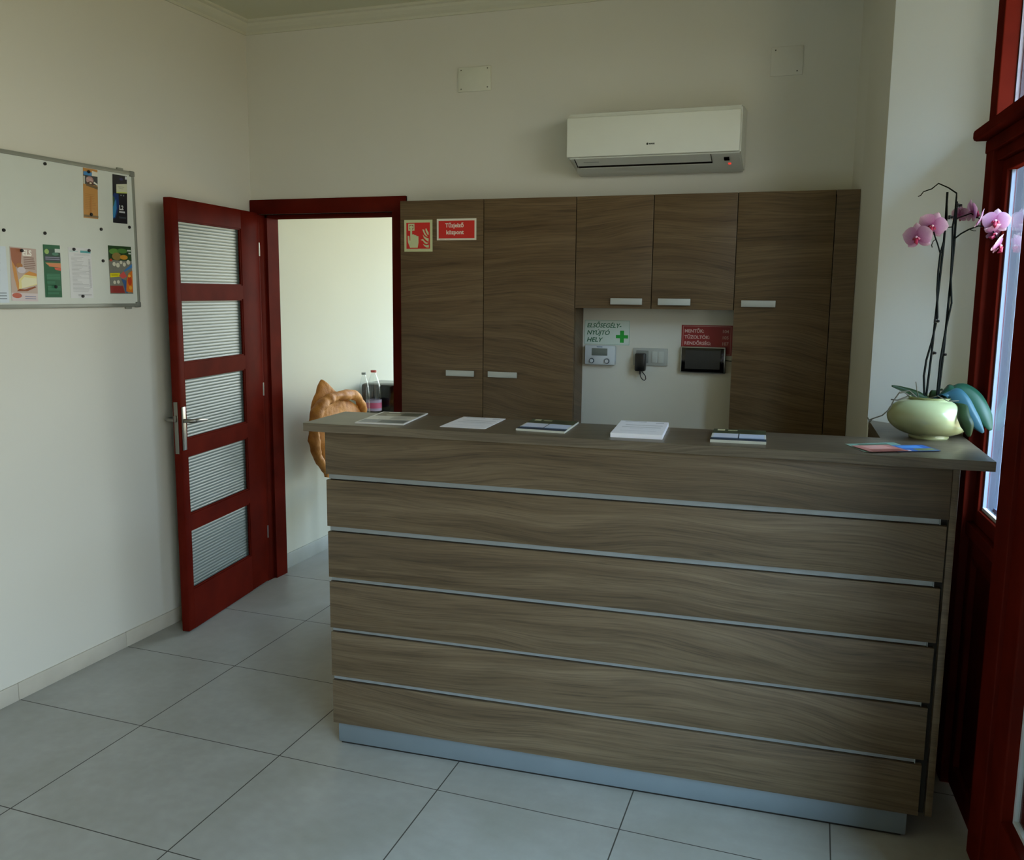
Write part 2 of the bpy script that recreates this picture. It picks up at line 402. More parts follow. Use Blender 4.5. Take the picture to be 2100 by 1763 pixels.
for z0, z1 in zip(zs[0::2], zs[1::2]): B((G0-.002, TH, z0), (G1+.002, 0, z1), bev=0)
leaf = m.build('door_leaf', RED, d)
m = MB()                                                       # glazing beads
for z0, z1 in panes:
    for a, b in [((G0, -.012, z0), (G1, -.004, z0+.007)), ((G0, -.012, z1-.007), (G1, -.004, z1)), ((G0, -.012, z0), (G0+.007, -.004, z1)), ((G1-.007, -.012, z0), (G1, -.004, z1))]: m.box(a, b, M=LM)
m.build('glazing_bead', RED, leaf)
for z0, z1 in panes:
    m = MB(); nr = 19; ns = 8; prof_ = []
    for k in range(nr*ns+1):
        ph = (k % ns)/ns; prof_.append((-.0170-.0016*(1-math.sin(PI*ph)), z0+(z1-z0)*k/(nr*ns)))
    V = []
    for (yy, zz) in prof_:
        for xx in (G0, G1): V += [LM @ Vector((xx, yy, zz)), LM @ Vector((xx, -.0225, zz))]
    F = []
    for k in range(nr*ns):
        q0, q1 = 4*k, 4*k+4
        F += [(q0, q0+2, q1+2, q1), (q0+1, q1+1, q1+3, q0+3), (q0, q1, q1+1, q0+1), (q0+2, q0+3, q1+3, q1+2)]
    F += [(0, 1, 3, 2), (4*nr*ns, 4*nr*ns+2, 4*nr*ns+3, 4*nr*ns+1)]
    m.add(V, F, 0, False); gp = m.build('glass_pane', REED, leaf); gp.data.set_sharp_from_angle(angle=math.radians(50)) if False else None
m = MB(); m.box((.004, 0, .880), (.036, .006, 1.083), .0028, M=LM); m.box((.004, TH-.006, .880), (.036, TH, 1.083), .0028, M=LM)
hp = m.build('handle_plate', NICKEL, leaf); hp['label'] = 'brushed nickel backplates'
m = MB()
for sgn, y0 in ((1, 0), (-1, TH)):
    pts = [(.020, y0+sgn*.004, 1.018), (.020, y0+sgn*.040, 1.018), (.030, y0+sgn*.052, 1.018), (.060, y0+sgn*.056, 1.018), (.105, y0+sgn*.055, 1.014), (.138, y0+sgn*.052, 1.010)]
    m.tube([LM @ Vector(p) for p in pts], [.009, .009, .009, .009, .008, .006], 12)
m.build('lever_handle', NICKEL, leaf)
m = MB(); m.box((S0-.003, TH+.008, .865), (S0+.001, TH+.028, 1.107), .001, M=LM); m.box((S0-.014, TH+.011, 1.015), (S0, TH+.025, 1.045), .003, M=LM); m.build('lock_plate', NICKEL, leaf)
m = MB()
for z in (.25, 1.05, 1.80): m.tube([LM @ Vector((S1+.008, -.004, z)), LM @ Vector((S1+.008, -.004, z+.07))], .006, 10)
m.build('hinge', NICKEL, leaf)

# ---------------- street window + street door
wn = thing('window_1', (WX(.35)+.03, .35, 0), 'red-stained street window with solid lower panel beside the counter', 'window', kind='structure')
m = MB()
seg(m, .70, .615, 0, 2.78, -.012, .034, bev=.003); seg(m, .215, .085, 0, 2.78, -.014, .05, bev=.003)          # jamb, mullion post
seg(m, .615, .215, .865, .905, 0, .07, bev=.002); seg(m, .615, .215, 2.03, 2.10, 0, .07, bev=.003); seg(m, .615, .215, 2.70, 2.78, 0, .07)
m.build('window_frame', RED, wn)
m = MB()
seg(m, .612, .560, .905, 2.03, .018, .046, bev=.004); seg(m, .262, .217, .905, 2.03, .018, .046, bev=.004); seg(m, .560, .262, .905, .955, .018, .046, bev=.004); seg(m, .560, .262, 1.995, 2.03, .018, .046, bev=.004)
m.build('casement_sash', RED, wn)
m = MB(); seg(m, .560, .262, .955, .966, .030, .040); seg(m, .560, .549, .966, 1.995, .030, .040, mi=1); seg(m, .273, .262, .966, 1.995, .030, .040, mi=1)
gb = m.build('glazing_gasket', [GASKET, plain('grey_window_bead', '#77839a', .45)], wn); gb['label'] = 'white glazing bead along the glass'
m = MB(); seg(m, .549, .273, .966, 1.995, .034, .038); m.build('pane', GLASS, wn)
m = MB(); seg(m, .612, .218, 2.16, 2.70, .034, .038); m.build('pane', GLASS, wn)
m = MB(); seg(m, .70, -1.12, 2.100, 2.135, -.055, .02, bev=.010); seg(m, .69, -1.12, 2.06, 2.10, -.018, .02, bev=.004); m.build('transom_ledge', RED, wn)
m = MB(); seg(m, .615, .215, .006, .865, .030, .055); seg(m, .615, .56, .006, .865, .012, .055, bev=.004); seg(m, .27, .215, .006, .865, .012, .055, bev=.004); seg(m, .56, .27, .80, .865, .012, .055, bev=.004); seg(m, .56, .27, .006, .09, .012, .055, bev=.004)
seg(m, .56, .27, .775, .80, .020, .05, bev=.004)
m.build('lower_panel', RED, wn)
m = MB(); seg(m, .700, .610, .90, 2.78, .0345, .085); seg(m, .610, .604, .93, 2.70, .046, .083, mi=1); o = m.build('outer_frame', [plain('lilac_grey_frame', '#9b9cb0', .5), plain('dark_seal', '#3c4656', .6)], wn); o['label'] = 'lilac-grey outer frame with dark seal'
m = MB(); seg(m, .62, .215, .93, .955, .075, .22); o = m.build('outer_sill', plain('sill_metal', '#7f93b0', .35, .5), wn); o['label'] = 'blue-grey metal outer sill'

dr = thing('door_2', (WX(-.5)+.03, -.5, 0), 'red-stained street door with a tall glass pane at the right edge', 'door', kind='structure')
m = MB(); seg(m, .080, -.040, .008, 2.05, -.004, .056, bev=.005); seg(m, -.92, -1.04, .008, 2.05, -.004, .056, bev=.005); seg(m, -.04, -.92, .008, .250, -.004, .056, bev=.005); seg(m, -.04, -.92, 1.93, 2.05, -.004, .056, bev=.005)
m.build('door_stile_frame', RED, dr)
m = MB(); seg(m, -.04, -.92, .250, .262, .026, .038); seg(m, -.04, -.052, .262, 1.93, .026, .038); seg(m, -.908, -.92, .262, 1.93, .026, .038); gb = m.build('glazing_gasket', GASKET, dr); gb['label'] = 'white glazing bead around the door glass'
m = MB(); seg(m, -.052, -.908, .262, 1.93, .030, .034); m.build('pane', GLASS, dr)
m = MB(); seg(m, .083, -.66, .0, 2.05, .13, .15); o = m.build('light_blocker', plain('blocker_slate', '#5c7480', .6), dr); o['label'] = 'slate-blue panel added behind the door glass to block daylight'  # added panel outside the door, keeps daylight off the counter and floor
m = MB(); seg(m, -1.05, -1.12, 0, 2.78, -.014, .07, bev=.003); seg(m, .083, -1.05, 2.06, 2.12, 0, .07); seg(m, .083, -1.05, 2.70, 2.78, 0, .07); m.build('door_frame', RED, dr)
m = MB(); seg(m, .083, -1.05, 2.12, 2.70, .034, .038); m.build('transom_pane', GLASS, dr)

w3 = thing('window_3', (WX(-2.5), -2.5, 0), 'large red-framed shop window beside the viewer', 'window', kind='structure')
m = MB()
for y0, y1, z0, z1 in [(-1.42, -3.7, 0, .10), (-1.42, -3.7, 2.26, 2.36), (-1.42, -1.50, .1, 2.26), (-3.62, -3.7, .1, 2.26), (-2.52, -2.60, .1, 2.26)]: seg(m, y0, y1, z0, z1, 0, .07)
m.build('window_frame', RED, w3)
m = MB(); seg(m, -1.5, -3.62, .10, 2.26, .034, .038); m.build('pane', GLASS, w3)

# outside: pavement, masonry reveal, neighbouring facade
g = MB()
z = -.1
while z < 3.2:
    g.box((2.872, .66+.0, z), (3.32, .72, z+.206), .002); z += .21
g.box((2.872, .665, -.1), (3.318, .74, 3.3))
struct('wall_outside', g, OUTW, 'pale blue-grey rendered masonry seen through the street window')
# ------------------------------------------------------------------ reception counter
CA, CY = .0422, .0872
def K(s, off, z): return Vector((s*math.cos(CA)-off*math.sin(CA), CY+s*math.sin(CA)+off*math.cos(CA), z))
KM = Matrix(((math.cos(CA), -math.sin(CA), 0, 0), (math.sin(CA), math.cos(CA), 0, CY), (0, 0, 1, 0), (0, 0, 0, 1)))
ct = thing('reception_counter', (K(1.72, .16, 0).x, K(1.72, .16, 0).y, 0), 'long grey-brown wood laminate reception counter with aluminium strips', 'reception counter')
ZT = 1.174
top = [(.679, .0855), (2.807, .1755), (2.778, .655), (2.786, .702), (2.503, .955), (2.526, .510), (.660, .405)]
m = MB(); m.prism(top, 'z', ZT-.0285, ZT, bev=.0012); m.build('countertop', ELMTOP, ct)
zr = [(.9953, 1.1440), (.8115, .9755), (.6290, .7920), (.4445, .6125), (.2665, .4290), (.0895, .2495)]
for k, (z0, z1) in enumerate(zr):
    m = MB(); m.box((.744+.0022*k, 0, z0), (2.7065-.0036*k, .018, z1), .0012, M=KM); m.build('front_panel', ELM, ct)
for k in range(5):
    zb, zt_ = zr[k+1][1], zr[k][0]
    m = MB(); a, b = .752+.0012*k, 2.686-.0040*k
    m.box((a, .010, zb+.0030), (b, .018, zt_+.004), M=KM)
    m.box((b-.002, .002, zb+.003), (b, .016, zt_), M=KM)
    o = m.build('metal_strip', ALUP, ct); o['label'] = 'silver aluminium strip between the wood panels'
m = MB(); m.box((.764, .020, .012), (2.662, .032, .094), .001, M=KM); m.prism([(2.662, .0335), (2.662, .020), (2.664, .0215), (2.6665, .030)], 'z', .012, .094)
m = MB(); m.box((.764, .020, .010), (2.662, .032, .094), .004, M=KM); o = m.build('kick_plate', KICK, ct); o['label'] = 'silver aluminium kick plate'
m = MB(); m.box((.770, .032, 0), (2.650, .30, .092), M=KM); m.build('plinth', DARKIN, ct)
m = MB(); m.box((2.7075, .004, .090), (2.7265, .34, 1.1450), .001, M=KM); m.build('end_panel', ELM, ct)
m = MB(); m.box((.752, .020, .092), (.770, .30, 1.1450), M=KM); m.build('end_panel', ELM, ct)
m = MB(); m.box((.770, .018, .092), (2.705, .026, 1.1450), M=KM); m.build('backing_board', DARKIN, ct)
m = MB(); m.prism([(2.527, .52), (2.545, .52), (2.522, .940), (2.504, .950)], 'z', 0, ZT-.0288); m.build('return_panel', ELM, ct)

# papers on the counter -------------------------------------------------
def flat(name, quad, th, label, cat, group=None, top='#e8e6ea', z=ZT, draw=None):
    a, b, c_, d_ = [Vector((*p, z+.0003)) for p in quad]     # front-left, front-right, back-right, back-left
    sh = Sheet(a, b-a, d_-a, th); sh.base(top)
    if draw: draw(sh)
    return tag(sh.build(name), label, cat, group)
def d_mag(s):
    s.rect(.03, .04, .97, .30, '#8d8f92'); s.rect(.05, .30, .97, .62, '#cfcabd'); s.rect(.42, .05, .97, .26, '#54585a'); s.poly([(.05, .62), (.97, .62), (.97, .97), (.05, .97)], '#6a6350')
    s.ell(.4, .72, .16, .08, '#a39b86'); s.rect(.55, .70, .93, .9, '#3f4438'); s.rect(.18, .90, .42, .95, '#e8e4d6'); s.rect(.05, .30, .3, .34, '#f1efe6')
    s.lines(.5, .9, .36, .56, 4, '#9a978c', seed=4, gap=.4)
flat('magazine', [(.848, .140), (1.019, .164), (.997, .440), (.806, .430)], .004, 'glossy grey-and-olive magazine, leftmost item on the counter top', 'magazine', top='#d7d4d0', draw=d_mag)
def d_form(s):
    s.rect(.10, .93, .55, .955, '#8c8c98'); s.rect(.16, .66, .92, .675, '#3f4250'); s.rect(.12, .50, .90, .515, '#55586a'); s.rect(.30, .40, .8, .408, '#8c8ea0')
    s.rect(.14, .22, .85, .228, '#a5a6b4'); s.rect(.75, .86, .92, .9, '#9b9dad')
flat('printed_form', [(1.145, .182), (1.303, .190), (1.291, .432), (1.126, .436)], .0015, 'thin white printed form with two dark rules, left of the green-edged brochure', 'form', draw=d_form)
def d_bro(s):
    s.rect(0, .03, 1, .22, '#1d2f45'); s.rect(.03, .22, .49, .60, '#c9cfe0'); s.rect(.51, .22, .97, .60, '#bcc8de'); s.rect(.03, .18, .49, .24, '#4f6d92'); s.rect(.51, .18, .97, .24, '#5f7da0')
    s.rect(0, .60, 1, 1, '#39432d'); s.ell(.62, .80, .2, .1, '#20291a'); s.rect(.08, .84, .22, .96, '#c5c3a0'); s.rect(.28, .84, .46, .92, '#aaa984'); s.rect(.49, .2, .51, .6, '#2b3f55')
flat('brochure', [(1.405, .204), (1.572, .198), (1.565, .438), (1.385, .450)], .006, 'thick stack of green-edged picture brochures, left of the white paper stack', 'brochure stack', top='#c9cbc0', draw=d_bro)
flat('paper_stack', [(1.725, .186), (1.886, .199), (1.860, .484), (1.694, .478)], .014, 'thick stack of white printed forms in the middle of the counter', 'paper stack', top='#eeeef6', draw=d_form)
flat('brochure', [(2.030, .208), (2.194, .225), (2.177, .468), (2.012, .448)], .008, 'stack of green-edged picture brochures, right of the white paper stack', 'brochure stack', top='#c9cbc0', draw=d_bro)
def d_l1(s): s.rect(.02, .1, .98, .9, '#c47d74'); s.rect(.1, .2, .6, .8, '#d69a92'); s.rect(.7, .1, .98, .9, '#8e4a44')
def d_l2(s): s.rect(.02, .05, .98, .95, '#2d62b0'); s.rect(.1, .3, .5, .8, '#4d8fd6'); s.rect(.6, .5, .95, .95, '#6d7a55'); s.rect(.8, .1, .96, .35, '#e6dadd')
def d_l3(s): s.rect(.02, .05, .98, .95, '#6f9a8c'); s.rect(.1, .2, .5, .8, '#2f5d48'); s.rect(.5, .4, .9, .8, '#a9b7a4')
flat('leaflet', [(2.455, .285), (2.475, .200), (2.665, .300), (2.640, .380)][0:0] or [(2.418, .330), (2.470, .200), (2.610, .290), (2.560, .420)], .001, 'small teal and green leaflet under the pile beside the flower pot', 'leaflet', 'leaflets in front of the flower pot', top='#88a395', draw=d_l3)
flat('leaflet', [(2.520, .330), (2.560, .235), (2.690, .290), (2.640, .395)], .001, 'blue leaflet with a white corner, right side of the pile by the flower pot', 'leaflet', 'leaflets in front of the flower pot', top='#33507a', z=ZT+.0016, draw=d_l2)
flat('leaflet', [(2.435, .285), (2.485, .193), (2.590, .245), (2.540, .345)], .001, 'salmon-pink leaflet on top of the pile by the flower pot', 'leaflet', 'leaflets in front of the flower pot', top='#b8776f', z=ZT+.0032, draw=d_l1)

# ------------------------------------------------------------------ cabinets
YF, ZT2, ZU = 1.5063, 2.051, 1.553
def pull(parent, x0, x1, z0, z1):
    m = MB(); m.box((x0, YF-.034, z0), (x1, YF-.030, z1), .001); m.box((x0+.004, YF-.031, z0+.003), (x0+.010, YF-.017, z1-.003)); m.box((x1-.010, YF-.031, z0+.003), (x1-.004, YF-.017, z1-.003))
    o = m.build('handle', HANDLE, parent); o['label'] = 'flat satin silver bar handle'
def dboard(parent, x0, x1, z0, z1):
    m = MB(); m.box((x0+.0018, YF-.018, z0), (x1-.0018, YF, z1), .001); return m.build('door', ELMCAB, parent)
YFr = YF  # carcass front; doors stand 18 mm proud
YF = YF+.018
def carcass(parent, x0, x1, z0, z1):
    t = .018; m = MB()
    m.box((x0, YF, z0), (x0+t, YB-.001, z1)); m.box((x1-t, YF, z0), (x1, YB-.001, z1)); m.box((x0, YF, z1-t), (x1, YB-.001, z1)); m.box((x0, YF, z0), (x1, YB-.001, z0+t)); m.box((x0+t, YB-.008, z0), (x1-t, YB-.001, z1))
    m.build('carcass', ELMCAB, parent)
X0, X1, X2, X3, X4, X5, X6 = .350, .7846, 1.2345, 1.5874, 1.9481, 2.3428, 2.4350
t1 = thing('tall_cabinet', ((X0+X2)/2, YB-.08, 0), 'tall two-door wood laminate cabinet beside the doorway, with red signs', 'cabinet')
carcass(t1, X0, X2, .0, ZT2)
dd = dboard(t1, X0, X1, .08, ZT2); pull(dd, .597, .743, 1.217, 1.245)
dd = dboard(t1, X1, X2, .08, ZT2); pull(dd, .815, .962, 1.219, 1.246)
t2 = thing('wall_cabinet', ((X2+X4)/2, YB-.08, ZU), 'short two-door wall cabinet hanging above the niche', 'cabinet')
carcass(t2, X2, X4, ZU, ZT2)
dd = dboard(t2, X2, X3, ZU, ZT2); pull(dd, 1.405, 1.549, 1.571, 1.599)
dd = dboard(t2, X3, X4, ZU, ZT2); pull(dd, 1.620, 1.763, 1.571, 1.600)
t3 = thing('tall_cabinet', ((X4+X6)/2, YB-.08, 0), 'dark tall single-door cabinet in the right corner', 'cabinet')
carcass(t3, X4, X5, .0, ZT2)
dd = dboard(t3, X4, X5, .08, ZT2); pull(dd, 1.981, 2.123, 1.568, 1.596)
m = MB(); m.box((X5+.0018, YF-.018, 0), (X6, YF, ZT2)); m.box((X5, YF, ZT2-.018), (2.385, YB-.001, ZT2)); m.build('filler_panel', ELMCAB, t3)
YF = YFr

# ------------------------------------------------------------------ signs
yq = YF-.0005
PALE, REDS = '#c3c89a', '#c8190f'
def sgn(x0, x1, z0, z1, y): return Sheet((x0, y, z0), (x1-x0, 0, 0), (0, 0, z1-z0), .001)
# NB: U x V must face the room (-y): x cross z = -y
s = sgn(.373, .522, 1.811, 1.961, yq); s.base(PALE)
q = lambda L: [((x-185)/1215., 1-(y-225)/1335.) for x, y in L]
s.rect(.075, .088, .915, .912, REDS)
s.poly(q([(360, 385), (630, 385), (630, 672), (360, 672)]), PALE); s.poly(q([(415, 437), (580, 437), (580, 625), (415, 625)]), '#8c1008')
s.ell((495-185)/1215, 1-(530-225)/1335, .058, .055, PALE)
s.poly(q([(450, 590), (525, 590), (530, 850), (445, 1095)]), PALE)
s.poly(q([(445, 850), (530, 835), (600, 830), (640, 862), (700, 872), (722, 905), (800, 912), (802, 1180), (765, 1395), (430, 1395), (395, 1290), (342, 1160), (330, 890), (408, 900), (418, 1095), (445, 1095)]), PALE)
for L in ([(1105, 600), (1140, 585), (1185, 680), (1238, 770), (1240, 865), (1195, 850), (1140, 760), (1110, 680)],
          [(965, 630), (1045, 640), (1080, 760), (1140, 860), (1205, 935), (1130, 915), (1055, 840), (1012, 740)],
          [(985, 840), (1060, 925), (1150, 985), (1242, 1010), (1230, 1150), (1130, 1080), (1030, 980)],
          [(890, 1065), (1000, 1035), (1080, 1125), (1160, 1185), (1250, 1195), (1150, 1245), (1060, 1205), (1000, 1115)],
          [(990, 1235), (1080, 1285), (1150, 1297), (1245, 1275), (1242, 1392), (1150, 1388), (1050, 1330)]): s.poly(q(L), PALE)
s.rect(.08, .045, .5, .052, '#b0604c'); s.rect(.6, .045, .9, .052, '#b0604c')
tag(s.build('fire_alarm_sign'), 'square red sign with pale hand pressing a button and flames', 'sign')
s = sgn(.545, .748, 1.8635, 1.9635, yq); s.base('#d8d2c2'); s.rect(.045, .085, .955, .905, REDS)
s.text('Tűzjelző', .45, .60, .027, '#e2d6c8', 'CENTER', bold=.0007); s.text('központ', .46, .28, .027, '#e2d6c8', 'CENTER', bold=.0007)
s.rect(.08, .03, .2, .04, '#c07f74'); s.rect(.24, .03, .34, .04, '#c07f74')
tag(s.build('wall_sign'), 'red rectangular sign reading Tűzjelző központ in white letters', 'sign')
yw = YB-.0005
s = sgn(1.242, 1.461, 1.379, 1.495, yw); s.base('#c9d6cd'); s.rect(.005, .01, .995, .02, '#6f9a86'); s.rect(.005, .98, .995, .99, '#6f9a86'); s.rect(.005, .01, .011, .99, '#6f9a86'); s.rect(.989, .01, .995, .99, '#6f9a86')
GR = '#12613f'
s.text('ELSŐSEGÉLY-', .05, .70, .0285, GR, shear=.25, bold=.0005, sx=1.0); s.text('NYÚJTÓ', .05, .41, .0285, GR, shear=.25, bold=.0005, sx=1.03); s.text('HELY', .05, .12, .0285, GR, shear=.25, bold=.0005, sx=1.12)
s.rect(.70, .28, .965, .41, '#0d9a33'); s.rect(.79, .10, .875, .59, '#0d9a33')
tag(s.build('first_aid_sign'), 'white first aid sign with green letters and green cross', 'sign')
s = sgn(1.703, 1.933, 1.345, 1.481, yw); s.base('#8a1014'); 
for r in ((.03, .955, .97, .965), (.03, .03, .97, .04), (.03, .04, .036, .96), (.964, .04, .97, .96)): s.rect(*r, '#c99a94')
for k, (a, b) in enumerate((('MENTŐK:', '104'), ('TŰZOLTÓK:', '105'), ('RENDŐRSÉG:', '107'))):
    s.text(a, .06, .75-.205*k, .0205, '#cfa8a2', bold=.0006); s.text(b, .93, .75-.205*k, .0205, '#cfa8a2', 'RIGHT', bold=.0003)
tag(s.build('emergency_number_sign'), 'red plate of Hungarian emergency numbers in pale letters', 'sign')

# ------------------------------------------------------------------ niche devices
t = thing('thermostat', (1.325, YB, 1.283), 'pale room thermostat with grey display and two round dials', 'thermostat')
m = MB(); m.box((1.252, YB-.028, 1.285), (1.399, YB+.0005, 1.377), .006); m.build('housing', WHITEP2, t)
m = MB(); m.box((1.286, YB-.0295, 1.329), (1.362, YB-.0275, 1.363), .001); m.build('display', plain('lcd_grey', '#6d7670', .25), t)
for x in (1.287, 1.361):
    for r0, r1, mat, nm, y_ in ((.0125, .0085, plain('dial_ring', '#3d4a55', .4), 'dial_ring', YB-.0290),):
        m = MB(); seg_ = 24; V = []; 
        for r in (r0, r1):
            for k in range(seg_): V.append((x+r*math.cos(2*PI*k/seg_), y_-.001, 1.304+r*math.sin(2*PI*k/seg_)))
        m.add(V, [(k, (k+1) % seg_, seg_+(k+1) % seg_, seg_+k) for k in range(seg_)]); ring = None
    R90 = Matrix.Rotation(PI/2, 4, 'X')
    m2 = MB(); m2.lathe([(.0125, 0), (.0125, .004), (.0115, .006)], (x, YB-.028, 1.304), 28, 0, R90); m2.lathe([(.0085, .0), (.0085, .009), (.0075, .010)], (x, YB-.028, 1.304), 24, 1, R90)
    m2.build('dial', [plain('dial_ring', '#46545f', .4), WHITEP2], t)
m = MB(); m.box((1.310, YB-.0288, 1.3685), (1.338, YB-.0278, 1.3715)); m.build('button_mark', plain('mark_blue', '#50708a', .5), t)
t = thing('socket_plate', (1.562, YB, 1.287), 'grey double wall plate with a socket and a rocker switch', 'socket')
m = MB(); m.box((1.481, YB-.010, 1.288), (1.643, YB, 1.369), .003); m.build('plate', GREYP, t)
m = MB(); m.box((1.496, YB-.0125, 1.300), (1.554, YB-.009, 1.358), .002); m.build('socket', plain('plate_dark', '#7f827e', .45), t)
m = MB(); m.box((1.571, YB-.0135, 1.302), (1.599, YB-.009, 1.356), .002); m.box((1.600, YB-.0135, 1.302), (1.628, YB-.009, 1.356), .002); m.build('rocker_switch', plain('rocker', '#b7bbb6', .35), t)
t = thing('power_adapter', (1.52, YB-.03, 1.262), 'black plug-in power adapter in the wall socket, cord looped below', 'power adapter')
m = MB(); m.box((1.498, YB-.052, 1.263), (1.546, YB-.0128, 1.347), .007); m.build('body', BLACK, t)
m = MB(); m.tube([(1.521, YB-.030, 1.266), (1.521, YB-.030, 1.250), (1.524, YB-.028, 1.236), (1.532, YB-.025, 1.224), (1.541, YB-.022, 1.219), (1.547, YB-.02, 1.226), (1.545, YB-.02, 1.240), (1.536, YB-.022, 1.252), (1.529, YB-.026, 1.262)], .0022, 8)
m.tube([(1.521, YB-.030, 1.268), (1.521, YB-.030, 1.248)], .004, 8); m.build('cord', BLACK, t)
t = thing('intercom_monitor', (1.81, YB, 1.262), 'flat black video intercom screen with silver rim on niche wall', 'monitor')
m = MB(); m.box((1.706, YB-.026, 1.263), (1.908, YB+.0005, 1.383), .004); m.build('bezel', ALU, t)
m = MB(); m.box((1.7105, YB-.028, 1.268), (1.903, YB-.0255, 1.3785), .001); m.build('front_glass', BLKGLOSS, t)
m = MB(); m.box((1.728, YB-.0287, 1.282), (1.885, YB-.0279, 1.366)); m.build('screen', plain('dim_screen', '#1c1d20', .2), t)
m = MB()
for z in (1.352, 1.339, 1.326, 1.313): m.ball((1.894, YB-.0285, z), .0022, 0, (1, .4, 1), 1)
m.build('touch_button', plain('button_blue', '#3c4480', .3), t)
m = MB(); m.tube([(1.905, YB-.015, 1.325), (1.925, YB-.012, 1.322), (1.944, YB-.008, 1.321)], .0022, 8); m.build('cable', BLACK, t)

# blank cover plates
t = thing('blank_cover_plate', (.673, YB, 2.567), 'white square cover plate with four screws, left of air conditioner', 'cover plate', 'blank plates high on the back wall')
m = MB(); m.box((.590, YB-.008, 2.570), (.757, YB+.0005, 2.682), .002); m.build('plate', plain('cover_white', '#d3d3c4', .5), t)
for x, z in ((.606, 2.669), (.741, 2.672), (.606, 2.583), (.741, 2.586)): m = MB(); m.ball((x, YB-.008, z), .0036, 0, (1, .5, 1), 1); m.build('screw', plain('screw_dark', '#5d5a4e', .4), t)
t = thing('blank_cover_plate', (2.108, YB, 2.549), 'wall-coloured cover plate with two screws, above right of air conditioner', 'cover plate', 'blank plates high on the back wall')
m = MB(); m.box((2.043, YB-.005, 2.549), (2.174, YB+.0005, 2.668), .001); m.build('plate', WALL, t)
for x, z in ((2.060, 2.655), (2.152, 2.565)): m = MB(); m.ball((x, YB-.005, z), .0034, 0, (1, .5, 1), 1); m.build('screw', plain('screw_dark2', '#3d3a33', .4), t)

# ------------------------------------------------------------------ air conditioner
t = thing('air_conditioner', (1.575, YB-.1, 2.13), 'white wall-mounted air conditioner above the cabinets', 'air conditioner')
m = MB()
def acring(x, ins=0.):
    return [(x, YB, 2.418-ins), (x, 1.52, 2.412-ins), (x, 1.475, 2.402-ins), (x, 1.470, 2.212), (x, 1.535, 2.184), (x, 1.590, 2.164), (x, 1.635, 2.152), (x, YB, 2.156)]
def acring2(x0, s_):   # lower left corner cut in
    out = []
    for k, (x, y, z) in enumerate(acring(x0)):
        out.append((x+s_*max(0, (2.212-z))/.028*.034*min(1, max(0, (1.60-y)/.065)) if y < 1.6 else x+s_*(.012 if z < 2.3 else 0), y, z))
    return out
rings = [[(1.205+.010+0*p[0]+(p[0]-1.205), p[1], p[2]) for p in acring2(1.205, 1)], acring2(1.197, 1), acring2(1.4, 0), acring2(1.9, 0), acring(1.953)]
rings[0] = [((p[0]+.0), min(YB, p[1]+.006), p[2]) for p in acring2(1.197, 1)]
rings = [acring2(1.197, 1), acring(1.40), acring(1.953)]
n = 8; V = [p for r in rings for p in r]; F = []
for i in range(len(rings)-1):
    for k in range(n): F.append((i*n+k, i*n+(k+1) % n, (i+1)*n+(k+1) % n, (i+1)*n+k))
F.append(tuple(range(n))); F.append(tuple((len(rings)-1)*n+k for k in range(n))[::-1])
bm = bmesh.new(); bv = [bm.verts.new(v) for v in V]; [bm.faces.new([bv[i] for i in f]) for f in F]
bmesh.ops.recalc_face_normals(bm, faces=bm.faces); bmesh.ops.bevel(bm, geom=bm.edges[:], offset=.006, segments=2, affect='EDGES'); m.bm(bm, 0, True)
m.build('body', WHITEP, t)
m = MB(); m.box((1.196, 1.457, 2.215), (1.948, 1.474, 2.384), .005); m.build('front_cover', plain('ac_front', '#dcddd2', .35, var=.01), t)
def lower(xa, xb, ya, za, yb, zb, th=.004):  # slab between two lines on the curved lower front
    n_ = Vector((0, -(za-zb), -(yb-ya))).normalized()*th
    V = []
    for x in (xa, xb):
        for (y, z) in ((ya, za), (yb, zb)):
            V.append(Vector((x, y, z))); V.append(Vector((x, y, z))+n_)
    return V
m = MB()
louv = [(1.472, 2.2125), (1.500, 2.2005), (1.527, 2.1885)]
pts = [(y-.001, z-.0035) for y, z in louv]+[(y+.001, z+.003) for y, z in louv[::-1]]
m.prism(pts, 'x', 1.232, 1.826); m.build('louver', WHITEP, t)
m = MB(); m.prism([(1.5275, 2.1845), (1.5400, 2.1795), (1.5420, 2.186), (1.5290, 2.191)], 'x', 1.234, 1.828)
m.prism([(1.476, 2.207), (1.536, 2.180), (1.538, 2.186), (1.478, 2.213)], 'x', 1.2275, 1.2315); m.prism([(1.476, 2.207), (1.536, 2.180), (1.538, 2.186), (1.478, 2.213)], 'x', 1.8265, 1.8290)
o = m.build('air_outlet', BLKGLOSS, t); o['label'] = 'dark air outlet slot'
m = MB(); m.prism([(1.541, 2.1800), (1.549, 2.1760), (1.551, 2.180), (1.543, 2.184)], 'x', 1.240, 1.828); m.build('outlet_lip', plain('ac_front', '#dcddd2', .35), t)
m = MB(); m.prism([(1.500, 2.1955), (1.522, 2.1860), (1.524, 2.190), (1.502, 2.200)], 'x', 1.880, 1.902); m.build('display_window', BLKGLOSS, t)
m = MB(); m.prism([(1.545, 2.1775), (1.555, 2.1735), (1.557, 2.178), (1.547, 2.182)], 'x', 1.894, 1.906); o = m.build('indicator_light', plain('red_led', '#c8302a', .3, emit='#ff5040', estr=.6), t); o['label'] = 'small red indicator light'
m = MB(); bm = bmesh.new()
m.ball((1.5585, 1.4566, 2.2595), .0050, 0, (1, .15, 1), 2); m.box((1.566, 1.4562, 2.2572), (1.571, 1.4571, 2.2618)); 
m.text('GREE', .0075, (1.5655, 1.4562, 2.2568), (1, 0, 0), (0, 0, 1), 0, bold=.0004, sx=1.4)
m.v = m.v; o = m.build('logo', plain('logo_dark', '#2c2f27', .4), t)
